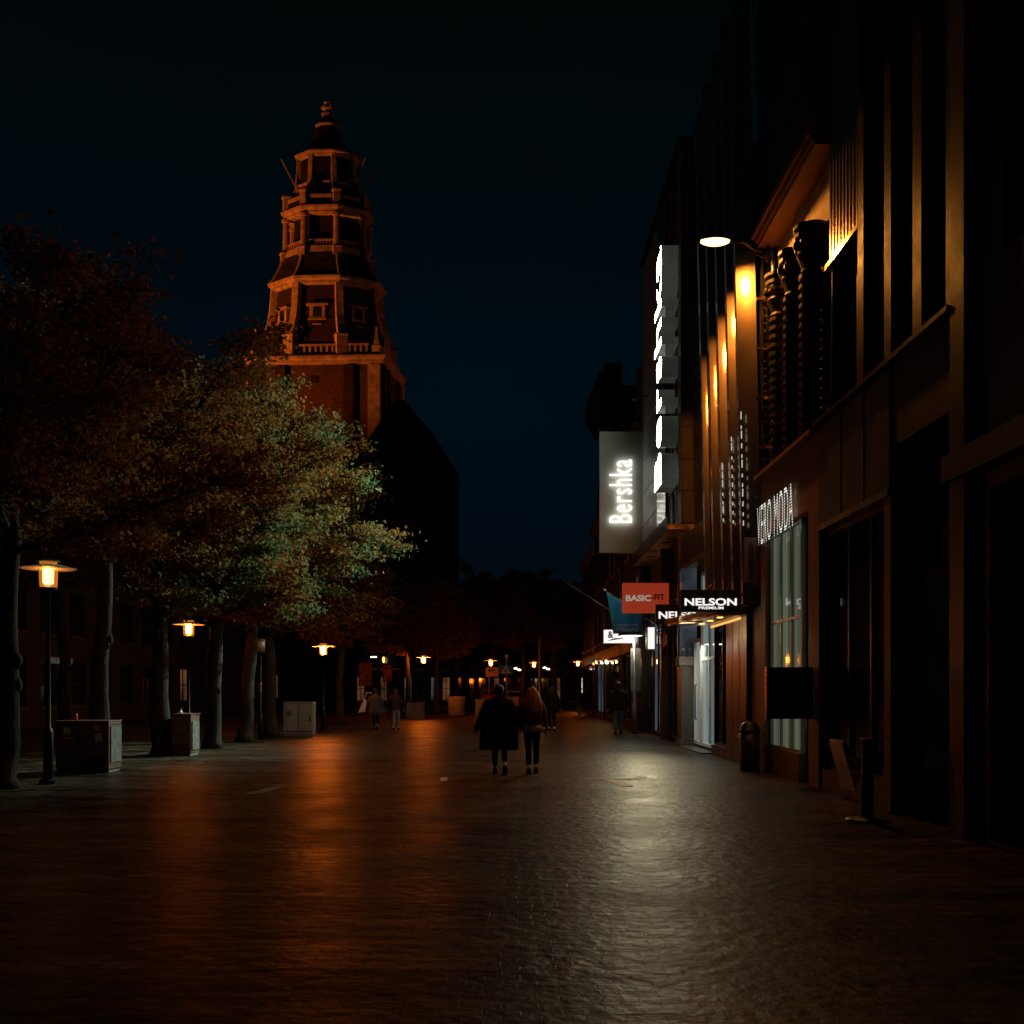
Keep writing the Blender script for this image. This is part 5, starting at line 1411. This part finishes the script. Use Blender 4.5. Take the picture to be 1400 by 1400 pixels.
# lit posters, signs at the far end
def poster(px0, px1, Y, py0, py1, label):
    x0, x1 = xat(px0, Y), xat(px1, Y); z0, z1 = zat(py1, Y), zat(py0, Y)
    t = thing('poster_panel', ((x0 + x1) / 2, Y, 0), label, 'poster stand', 'lit poster panels behind the left pedestrians')
    MB().box(x0, x1, Y, Y + .2, z0, z1).build('panel_case', M['iron'], t, bevel=.02)
    MB().box(x0 + .05, x1 - .05, Y - .02, Y - .002, z0 + .05, z1 - .05).build('poster', M['posterpaper'], t)
    MB().box((x0 + x1) / 2 - .08, (x0 + x1) / 2 + .08, Y + .05, Y + .15, 0, z0).build('leg', M['iron'], t)
poster(490, 509, 70, 905, 938, 'left lit poster panel above the walker with the white bag')
poster(523, 536, 71, 908, 932, 'right lit poster panel above the walker in pale trousers')
def crossing_sign():
    Y = 58; t = thing('crossing_sign', (xat(691, Y), Y, 0), 'blue square pedestrian crossing sign with a white triangle above the dark coat walker', 'road sign')
    x0, x1 = xat(682, Y), xat(701, Y); z0, z1 = zat(922, Y), zat(909, Y); xm = (x0 + x1) / 2
    MB().tube([(xm + .05, Y + .06, 0), (xm + .05, Y + .06, zat(895, Y))], .035, 8).build('post', M['steel'], t)
    MB().box(x0, x1, Y, Y + .02, z0, z1).build('plate', M['signblue'], t)
    MB().prism([(xm - .3, z0 + .06), (xm + .3, z0 + .06), (xm, z1 - .04)], 'y', Y - .008, Y - .002).build('triangle', M['whitepaint'], t)
    g = MB().prism([(xm - .06, z0 + .1), (xm - .02, z0 + .1), (xm, z0 + .2), (xm + .05, z0 + .1), (xm + .09, z0 + .1), (xm + .03, z0 + .28), (xm - .04, z0 + .28)], 'y', Y - .014, Y - .009); g.ball((xm, Y - .01, z0 + .33), .035, 1, 8, 6)
    g.build('walking_figure', M['black'], t)
    MB().lathe(xm + .05, Y + .06, [(.05, zat(899, Y)), (.1, zat(898, Y)), (.1, zat(895, Y)), (.02, zat(894, Y))], 12).build('signal_head', M['steel'], t)
crossing_sign()
def direction_sign():
    Y = 61; t = thing('direction_sign', (xat(673, Y), Y, 0), 'orange yellow board with a black left arrow, next to the blue crossing sign', 'road sign')
    x0, x1 = xat(664, Y), xat(681.5, Y); z0, z1 = zat(925, Y), zat(912.5, Y); zm = (z0 + z1) / 2 + .1
    MB().box(x0, x1, Y, Y + .02, z0, z1).build('plate', M['signyellow'], t)
    MB().prism([(x0 + .12, zm), (x0 + .3, zm + .12), (x0 + .27, zm + .035), (x0 + .55, zm + .035), (x0 + .55, zm - .035), (x0 + .27, zm - .035), (x0 + .3, zm - .12)], 'y', Y - .008, Y - .002).build('arrow', M['black'], t)
    MB().tube([(x0 + .2, Y + .05, 0), (x0 + .2, Y + .05, z1)], .03, 8).build('post', M['steel'], t)
direction_sign()
def tall_pole():
    Y = 70; x = xat(737.5, Y); t = thing('lamp_mast', (x, Y, 0), 'tall bare pole lit orange, right beside the lamp above the long haired walker', 'pole')
    MB().lathe(x, Y, [(.1, 0), (.1, 1), (.075, 1.05), (.06, 5.3), (.02, 5.32)], 12).build('pole', M['stone'], t, True)
    MB().box(x - .12, x + .12, Y - .12, Y + .12, 0, .05).build('foot_plate', M['iron'], t)
tall_pole()
def hanging_lights(px, py, Y, label):
    x = xat(px, Y); z = zat(py, Y); t = thing('spot_lights', (x, Y, z), label, 'shop lights', 'pairs of distant bright shop lights')
    for k in (-1, 1):
        MB().lathe(x + k * .16, Y, [(.02, z - .06 * k - .07), (.16, z - .06 * k - .03), (.16, z - .06 * k + .04), (.05, z - .06 * k + .09)], 12).build('lamp_head', M['lanternbright'], t, True)
    MB().tube([(x - .2, Y + .1, z + .25), (x + .2, Y + .1, z + .25)], .02, 5).build('rail', M['iron'], t)
    MB().tube([(x, Y + .1, z + .25), (x, Y + 112 - Y - .2, z + .3)], .02, 5).build('arm', M['iron'], t)
hanging_lights(707.5, 915, 90, 'pair of bright shop lights right of the crossing sign')
hanging_lights(747, 914, 92, 'pair of bright shop lights right of the tall orange pole')
def amber_bracket(px, py, Y, label):
    x = xat(px, Y); z = zat(py, Y); t = thing('wall_lantern', (x, Y, z), label, 'wall lantern', 'amber lanterns on far houses')
    MB().lathe(x, Y, [(.06, z - .3), (.1, z - .2), (.12, z + .2), (.05, z + .3)], 10).build('glass_body', M['lantern'], t, True)
    MB().tube([(x, Y, z + .3), (x + .1, Y, z + .42), (x + .7, Y, z + .42)], .02, 5).build('wall_arm', M['iron'], t)
amber_bracket(524.5, 902, 103, 'amber lantern beside the right poster panel')
t = thing('sign_lamp', (xat(511, 100), 100, zat(898, 100)), 'small white shade light above the left poster panel', 'wall light')
MB().box(xat(507, 100), xat(515, 100), 99.9, 100.1, zat(899, 100), zat(897.5, 100)).build('diffuser', M['lanternbright'], t)
MB().box(xat(507, 100), xat(515, 100), 99.88, 100.12, zat(897.4, 100), zat(896.4, 100)).build('cover', M['iron'], t)

# ================================================================== PARKED CARS
def car(px, Y, w, h, m, label):
    x = xat(px, Y); t = thing('parked_car', (x, Y, 0), label, 'car', 'cars parked at the end of the street')
    L = 4.2; hw = w / 2; b = h * .56
    body = MB(); rings = [(0, .82, .32, b * .92), (.12, .97, .24, b), (L * .5, 1, .22, b), (L - .5, .96, .24, b * .86), (L, .8, .34, b * .7)]
    vs = []; fs = []
    for dy, kx, z0, z1 in rings:
        for (sx, z) in ((-1, z0), (-1.0, z0 + .25), (-.96, z1), (.96, z1), (1.0, z0 + .25), (1, z0)): vs.append((x + sx * hw * kx, Y + dy, z))
    for i in range(4):
        for s in range(6): a = i * 6 + s; c = i * 6 + (s + 1) % 6; fs.append((a, c, c + 6, a + 6))
    fs += [(0, 1, 2, 3, 4, 5), tuple(range(29, 23, -1))]
    body.add(vs, fs); body.build('body', M[m], t, bevel=.05)
    vs = []; fs = []
    for dy, kx, z in ((.12, .9, b + .002), (.5, .74, h), (L * .55, .74, h), (L * .72, .88, b + .002)):
        vs += [(x - hw * kx, Y + dy, z), (x + hw * kx, Y + dy, z)]
    for dy, kx, z in ((.12, .9, b - .1), (L * .72, .88, b - .1)): pass
    fs = [(0, 1, 3, 2), (2, 3, 5, 4), (4, 5, 7, 6), (0, 2, 4, 6), (1, 7, 5, 3), (0, 6, 7, 1)]
    c = MB(); c.add(vs, fs); c.build('cabin', M[m], t, bevel=.04)
    MB().add([(x - hw * .78, Y + .17, b + .08), (x + hw * .78, Y + .17, b + .08), (x + hw * .64, Y + .43, h - .1), (x - hw * .64, Y + .43, h - .1)], [(0, 1, 2, 3)]).build('rear_window', M['glass'], t)
    for s in (-1, 1):
        MB().box(x + s * hw * .6, x + s * hw * .8, Y - .02, Y - .002, b - .25, b - .08).build('tail_light', M['tail'], t)
        for dy in (.75, L - .85):
            wl = MB(); wl.v = []
            ring = [(x + s * hw * .98 + q, Y + dy, .31) for q in (-.1, .1)]
            wl.tube(ring, .31, 16); w_ = wl.build('wheel', M['tyre'], t)
            MB().tube([(x + s * hw * .98 + s * .101, Y + dy, .31), (x + s * hw * .98 + s * .112, Y + dy, .31)], .19, 12).build('rim', M['steel'], w_)
    MB().box(x - .26, x + .26, Y - .02, Y - .003, .42, .53).build('number_plate', M['signyellow'], t)
    MB().box(x - hw * .85, x + hw * .85, Y - .06, Y - .001, .3, .40).build('bumper', M['iron'], t)
car(672, 79, 1.75, 1.7, 'carred', 'red car parked far off just left of the dark coat walker\'s head')
car(704, 82, 1.75, 1.55, 'carwhite', 'pale car parked far off between the heads of the couple')

# ================================================================== PEOPLE
def skin_geo(verts, edges, rad, root=0, sub=1):
    me = bpy.data.meshes.new('s'); me.from_pydata(verts, edges, [])
    ob = bpy.data.objects.new('s', me); COL.objects.link(ob)
    md = ob.modifiers.new('skin', 'SKIN'); md.use_smooth_shade = True
    if not me.skin_vertices: raise RuntimeError('no skin layer')
    for i, r in enumerate(rad):
        sv = me.skin_vertices[0].data[i]; sv.radius = (r, r) if not isinstance(r, tuple) else r; sv.use_root = (i == root)
    s2 = ob.modifiers.new('sub', 'SUBSURF'); s2.levels = sub; s2.render_levels = sub
    dg = bpy.context.evaluated_depsgraph_get(); dg.update()
    m2 = bpy.data.meshes.new_from_object(ob.evaluated_get(dg))
    r = [tuple(v.co) for v in m2.vertices], [tuple(p.vertices) for p in m2.polygons]
    bpy.data.objects.remove(ob); bpy.data.meshes.remove(m2); return r

def person(px, Y, label, H=1.72, wide=1., feet=((-.09, 0, 0), (.09, 0, 0)), hands=((-.33, .05, .86), (.33, .05, .86)), coat=None, trousers='leggings',
           shoe='shoepale', hair='hairdark', hairlen=0, hem=None, rot=0, group='pedestrians', legw=1., hood=False):
    x = xat(px, Y); k = H / 1.72
    t = thing('person', (x, Y, 0), label, 'person', group)
    base = Vector((x, Y, 0)); Rz = Matrix.Rotation(rot, 3, 'Z')
    def W(p): return base + Rz @ (Vector(p) * k)
    def part(nm, vs, fs, m, par=t, smooth=True):
        mb = MB(); mb.add([W(v) for v in vs], fs); return mb.build(nm, M[m], par, smooth)
    V = [(0, 0, .93), (0, 0, 1.08), (0, .01, 1.25), (0, .0, 1.40), (0, .01, 1.47), (0, .02, 1.52)]
    E = [(0, 1), (1, 2), (2, 3), (3, 4), (4, 5)]; Rr = [(.15 * wide, .11), (.13 * wide, .1), (.155 * wide, .11), (.12 * wide, .08), .055, .06]
    legs = []
    for s, (fx, fy, lift) in zip((-1, 1), feet):
        hip = Vector((s * .085, 0, .88)); ank = Vector((fx, fy, .09 + lift))
        d = ank - hip; L = d.length; mid = (hip + ank) / 2; bend = max(0, .80 - L)
        kn = mid + Vector((0, 1, 0)) * (.03 + math.sqrt(max(0, .4 ** 2 - (L / 2) ** 2)) * .9)
        toe = ank + (Vector((fx * .05, .15, -.06)) if lift < .05 else Vector((0, -.02 + .03, -.16)) if lift > .1 else Vector((0, .1, -.1)))
        heel = ank
        i = len(V); V += [tuple(hip), tuple(kn), tuple(ank), tuple(toe)]
        E += [(0, i), (i, i + 1), (i + 1, i + 2), (i + 2, i + 3)]; Rr += [.09, .058, .04, .035]
        legs.append((hip, kn, ank, toe))
    arms = []
    for s, hd in zip((-1, 1), hands):
        sh = Vector((s * .175 * wide, 0, 1.385)); wr = Vector(hd); mid = (sh + wr) / 2; L = (wr - sh).length
        el = mid + Vector((s * .3, -.9, -.1)).normalized() * math.sqrt(max(.0004, .29 ** 2 - (L / 2) ** 2))
        i = len(V); V += [tuple(sh), tuple(el), tuple(wr)]
        E += [(3, i), (i, i + 1), (i + 1, i + 2)]; Rr += [.06, .042, .03]
        hdir = (wr - el).normalized(); palm = wr + hdir * .08
        V.append(tuple(palm)); E.append((i + 2, i + 3)); Rr.append((.042, .022))
        arms.append((sh, el, wr, palm, hdir, s))
    vs, fs = skin_geo(V, E, Rr)
    body = MB(); body.add([W(v) for v in vs], fs)
    # head with features
    hb = MB(); hc = Vector((0, .02, 1.605))
    hb.ball(hc, .092, 1.28, 16, 12); hb.v = [(hc.x + (p[0] - hc.x) * .86, hc.y + (p[1] - hc.y) * 1.05, p[2]) for p in hb.v]
    hb.tube([hc + Vector((0, .085, .02)), hc + Vector((0, .115, -.025)), hc + Vector((0, .09, -.035))], [.01, .016, .012], 6)
    for s in (-1, 1):
        hb.ball(hc + Vector((s * .082, -.005, -.005)), .02, 1.6, 7, 5); hb.ball(hc + Vector((s * .034, .085, .012)), .013, .8, 7, 5)
    hb.tube([hc + Vector((-.025, .088, -.065)), hc + Vector((0, .096, -.064)), hc + Vector((.025, .088, -.065))], [.005, .009, .005], 6)
    body.add([W(v) for v in hb.v], hb.f)
    # fingers and thumb
    for sh, el, wr, palm, hd, s in arms:
        side = Vector((0, 1, 0)); side = (side - hd * side.dot(hd)).normalized()
        inn = Vector((-s, 0, 0))
        for q, ln in zip((-.027, -.009, .009, .027), (.06, .072, .068, .052)):
            a = palm + side * -q; fg = MB().tube([a - hd * .02, a + hd * ln * .55, a + hd * ln * .95 + inn * .022], [.011, .010, .007], 6)
            body.add([W(v) for v in fg.v], fg.f)
        a = palm - hd * .045 + side * .03
        fg = MB().tube([a - side * .015, a + side * .022 + hd * .03 + inn * .012, a + side * .018 + hd * .055 + inn * .02], [.013, .012, .008], 6)
        body.add([W(v) for v in fg.v], fg.f)
    body.build('body', M['skin'], t, True)
    # trousers
    V = [(0, 0, .98), (0, 0, .90)]; E = [(0, 1)]; Rr = [(.165 * wide, .125), (.165 * wide, .13)]
    for hip, kn, ank, toe in legs:
        i = len(V); V += [tuple(hip), tuple((hip + kn) / 2), tuple(kn), tuple(kn.lerp(ank, .45)), tuple(ank + Vector((0, 0, .035)))]
        E += [(1, i), (i, i + 1), (i + 1, i + 2), (i + 2, i + 3), (i + 3, i + 4)]
        Rr += [.10 * legw, .088 * legw, .068 * legw, .066 * legw, .05 * (legw ** 2)]
    vs, fs = skin_geo(V, E, Rr); part('trousers', vs, fs, trousers)
    # shoes
    for hip, kn, ank, toe in legs:
        d = (toe - ank)
        fd = Vector((d.x, d.y, d.z)).normalized(); up = Vector((0, 0, 1)) if abs(fd.z) < .8 else Vector((0, -1, 0))
        sdv = fd.cross(up).normalized(); up = sdv.cross(fd)
        mb = MB(); vs = []; fs = []; seg = 12
        for u, wdt, hg in ((-.10, .022, .03), (-.085, .038, .055), (-.02, .042, .06), (.06, .046, .05), (.12, .044, .035), (.165, .03, .025), (.18, .008, .012)):
            c = ank + fd * (u + .02)
            for q in range(seg):
                a = 2 * PI * q / seg; vs.append(c + sdv * wdt * math.cos(a) + up * (hg * math.sin(a) - .035))
        for i in range(6):
            for q in range(seg): a = i * seg + q; b = i * seg + (q + 1) % seg; fs.append((a, b, b + seg, a + seg))
        fs += [tuple(range(seg)), tuple(range(6 * seg, 7 * seg))]
        minz = min(v.z for v in vs); dz = .012 - minz if abs(minz) < .05 else 0
        vs = [v + Vector((0, 0, dz)) for v in vs]
        so = part('shoe', [tuple(v) for v in vs], fs, shoe)
        sv = []
        for u, wdt in ((-.105, .03), (-.06, .042), (.05, .05), (.13, .045), (.185, .02)):
            c = ank + fd * (u + .02) + Vector((0, 0, dz))
            for ss in (-1, 1):
                for hh in (-.102, -.078): sv.append(tuple(c + sdv * wdt * ss + up * hh))
        sf = []
        for i in range(4):
            o = i * 4
            for a, b in ((0, 1), (1, 3), (3, 2), (2, 0)): sf.append((o + a, o + b, o + 4 + b, o + 4 + a))
        sf += [(0, 1, 3, 2), (16, 17, 19, 18)]
        if lift_any(feet): part('sole', sv, sf, 'sole', so, False)
    # upper garment
    cm, zb, flare, bulk = coat
    g = MB()
    rings = [(zb, 0, 0, (.235 + flare) * wide, .155 + flare * .7), (zb + .02, 0, 0, (.245 + flare) * wide, .165 + flare * .7)]
    for z, rx, ry in ((.80, .225 + flare * .6, .16 + flare * .4), (.95, .215 + flare * .4, .155 + flare * .3), (1.10, .20, .145), (1.25, .22, .15), (1.36, .215, .135), (1.43, .15, .105), (1.48, .085, .085), (1.505, .075, .08)):
        if z > zb + .05: rings.append((z, .008 * math.sin(z * 9), .005 * math.cos(z * 7), rx * wide * bulk, ry * bulk))
    g.loft(rings, 28)
    # cloth folds
    gv = []
    for p in g.v:
        a = math.atan2(p[1], p[0]); f_ = 1 + .018 * math.sin(a * 7 + p[2] * 5) * max(0, (1.2 - p[2]))
        gv.append((p[0] * f_, p[1] * f_, p[2]))
    g.v = gv
    V = []; E = []; Rr = []
    for sh, el, wr, palm, hd, s in arms:
        V = [tuple(sh + Vector((-s * .04, 0, 0))), tuple(sh), tuple((sh + el) / 2), tuple(el), tuple((el + wr) / 2), tuple(wr)]
        Rr = [.085 * bulk, .083 * bulk, .075 * bulk, .068 * bulk, .062 * bulk, .052 * bulk]
        a, b = skin_geo(V, [(i, i + 1) for i in range(5)], Rr); g.add(a, b)
    ct = part('coat', g.v, g.f, cm)
    if hem:
        hm, z0, z1 = hem; hg = MB()
        hg.loft([(z0, 0, 0, .215 * wide, .16), (z0 + .02, 0, 0, .235 * wide, .18), ((z0 + z1) / 2, 0, 0, .245 * wide, .185), (z1 - .02, 0, 0, .235 * wide, .175), (z1, 0, 0, .21 * wide, .15)], 28)
        hg.v = [(p[0] * (1 + .02 * math.sin(9 * math.atan2(p[1], p[0]))), p[1] * (1 + .02 * math.sin(8 * math.atan2(p[1], p[0]))), p[2]) for p in hg.v]
        part('fleece_hem', hg.v, hg.f, hm)
    # hair
    h = MB()
    if hairlen == 0:
        h.ball((0, -.008, 1.632), .104, 1.08, 16, 10); h.v = [(p[0] * .95, p[1] * 1.06, p[2]) for p in h.v if True]
        h.v = [(p[0], p[1] - .012, max(p[2], 1.545 + .35 * max(0, p[1] - .02))) for p in h.v]
    else:
        zb_ = 1.72 - hairlen
        for z, rx, ry, cy in ((zb_, .05, .02, -.15), (zb_ + .05, .16, .05, -.16), (zb_ + .2, .205, .08, -.14), (zb_ + .33, .20, .095, -.10), (1.50, .175, .12, -.045), (1.58, .135, .12, -.015), (1.65, .112, .115, 0), (1.70, .08, .085, .005), (1.735, .03, .03, .0)):
            h.__dict__.setdefault('rg', []).append((z, .0, cy, rx, ry))
        h.loft(h.rg, 28)
        h.v = [(p[0] * (1 + .05 * math.sin(11 * math.atan2(p[1], p[0]) + p[2] * 6)), p[1] + .012 * math.sin(p[0] * 70 + p[2] * 5), p[2] + .01 * math.sin(p[0] * 60)) for p in h.v]
    part('hair', h.v, h.f, hair)
    return t
def lift_any(feet): return True
person(682, 20.1, 'person in a long wide black coat walking away, one foot lifted, left of the couple', 1.74, 1.3,
       feet=((-.075, .16, 0), (.12, -.26, .10)), hands=((-.44, .06, .84), (.31, .16, .90)), coat=('coat', .47, .05, 1.12), trousers='leggings', shoe='shoepale', hair='hairdark', group='couple walking away in the centre')
person(727.5, 20.25, 'person with long loose auburn hair, pale fleece hem and black leggings walking away', 1.69, 1.08,
       feet=((-.065, -.12, .02), (.085, .14, 0)), hands=((-.24, .14, .86), (.27, .12, .84)), coat=('tanjacket', .93, .01, 1.04), trousers='leggings', shoe='shoepale', hair='hairauburn', hairlen=.66,
       hem=('cream', .84, .99), group='couple walking away in the centre')
person(754, 41, 'dark clothed person farther off, half hidden right behind the long haired walker', 1.78, 1.1, feet=((-.08, .15, 0), (.1, -.15, .03)), coat=('coat', .75, .03, 1.08), trousers='leggings', group='people farther down the street')
person(513, 42, 'person in a grey coat carrying a white bag on the left side of the street', 1.70, 1.15, feet=((-.07, .2, 0), (.12, -.2, .05)), coat=('coatgrey', .62, .05, 1.08), trousers='leggings', shoe='shoe', group='people farther down the street')
person(541, 42.3, 'person in a dark jacket and pale trousers beside the grey coat walker', 1.68, 1.1, feet=((-.08, -.12, .02), (.1, .16, 0)), coat=('jacket', .88, .01, 1.05), trousers='pale_trousers', shoe='shoepale', legw=1.2, group='people farther down the street')
person(845, 37.6, 'person in blue jeans and a dark hooded jacket walking by the far shops', 1.93, 1.15, feet=((-.09, -.14, .02), (.11, .16, 0)), coat=('jacket', .82, .02, 1.12), trousers='jeans', shoe='sole', legw=1.3, group='people farther down the street')
person(793, 66, 'dark distant person in front of the bright far shop window', 1.7, 1.1, coat=('coat', .7, .03, 1.1), trousers='jeans', legw=1.2, group='people farther down the street')
person(800, 68, 'dark distant person right next to the lamp pole before the bright shop window', 1.72, 1.1, coat=('coat', .6, .03, 1.1), trousers='leggings', group='people farther down the street')
def bag():
    Y = 41.9; x = xat(496, Y); t = thing('tote_bag', (x, Y, .7), 'white shoulder bag held by the grey coat walker', 'bag')
    z0 = zat(975, Y); z1 = zat(956, Y)
    MB().prism([(x - .2, z0), (x + .1, z0 + .05), (x + .16, z1 - .05), (x + .05, z1)], 'y', Y - .06, Y + .06).build('bag_body', M['bagwhite'], t, bevel=.02)
    MB().tube([(x + .05, Y, z1 - .02), (x + .18, Y, z1 + .3), (xat(508, Y), Y, zat(944, Y) - .12)], .014, 6).build('strap', M['bagwhite'], t)
bag()

# ================================================================== WORLD, CAMERA
w = bpy.data.worlds.new('World'); scene.world = w; w.use_nodes = True
nt = w.node_tree; nt.nodes.clear()
out = N(nt, 'ShaderNodeOutputWorld'); bg = N(nt, 'ShaderNodeBackground')
sky = N(nt, 'ShaderNodeTexSky', sky_type='NISHITA'); sky.sun_disc = False; sky.sun_elevation = math.radians(-7); sky.sun_rotation = math.radians(-20)
tc = N(nt, 'ShaderNodeTexCoord'); sx = N(nt, 'ShaderNodeSeparateXYZ'); nt.links.new(tc.outputs['Generated'], sx.inputs[0])
r = ramp(nt, sx.outputs[2], [(0.0, (.0005, .0026, .0046)), (.16, (.0005, .0040, .0080)), (.33, (.0004, .0042, .0078)), (.46, (.0003, .0028, .0040)), (.56, (.0003, .0020, .0024)), (1, (.0003, .0016, .0018))])
sc2 = N(nt, 'ShaderNodeMix', data_type='RGBA', blend_type='ADD'); sc2.inputs[0].default_value = .05
nt.links.new(r.outputs[0], sc2.inputs[6]); nt.links.new(sky.outputs[0], sc2.inputs[7])
nz = N(nt, 'ShaderNodeTexNoise'); nz.inputs['Scale'].default_value = 2.2; nz.inputs['Detail'].default_value = 6
mpw = N(nt, 'ShaderNodeMapping'); mpw.inputs['Scale'].default_value = (1, 1, 2.6); nt.links.new(tc.outputs['Generated'], mpw.inputs[0]); nt.links.new(mpw.outputs[0], nz.inputs['Vector'])
cl = ramp(nt, nz.outputs['Fac'], [(.3, (.55, .58, .62)), (.72, (1.0, 1.0, 1.0))])
mc = N(nt, 'ShaderNodeMix', data_type='RGBA', blend_type='MULTIPLY'); mc.inputs[0].default_value = 1
nt.links.new(sc2.outputs[2], mc.inputs[6]); nt.links.new(cl.outputs[0], mc.inputs[7])
nt.links.new(mc.outputs[2], bg.inputs[0]); bg.inputs[1].default_value = 1.0
nt.links.new(bg.outputs[0], out.inputs[0])

cam = bpy.data.cameras.new('camera'); cam.sensor_width = 36; cam.lens = 36; cam.shift_y = (HOR - 700) / F
cam.clip_end = 2000; cam.clip_start = .1
co = bpy.data.objects.new('camera', cam); COL.objects.link(co); co.location = (0, 0, CAMZ); co.rotation_euler = (PI / 2, 0, 0)
scene.camera = co
vs_ = scene.view_settings; vs_.view_transform = 'Standard'; vs_.look = 'None'; vs_.exposure = 0; vs_.gamma = 1; vs_.use_curve_mapping = False
scene.cycles.use_denoising = True
try: scene.cycles.denoiser = 'OPENIMAGEDENOISE'
except Exception: pass
scene.cycles.max_bounces = 6; scene.cycles.diffuse_bounces = 3; scene.cycles.glossy_bounces = 4; scene.cycles.transparent_max_bounces = 12
scene.cycles.sample_clamp_indirect = 3
scene.cycles.use_light_tree = True
for o in bpy.data.objects:
    if '_o' in o: del o['_o']
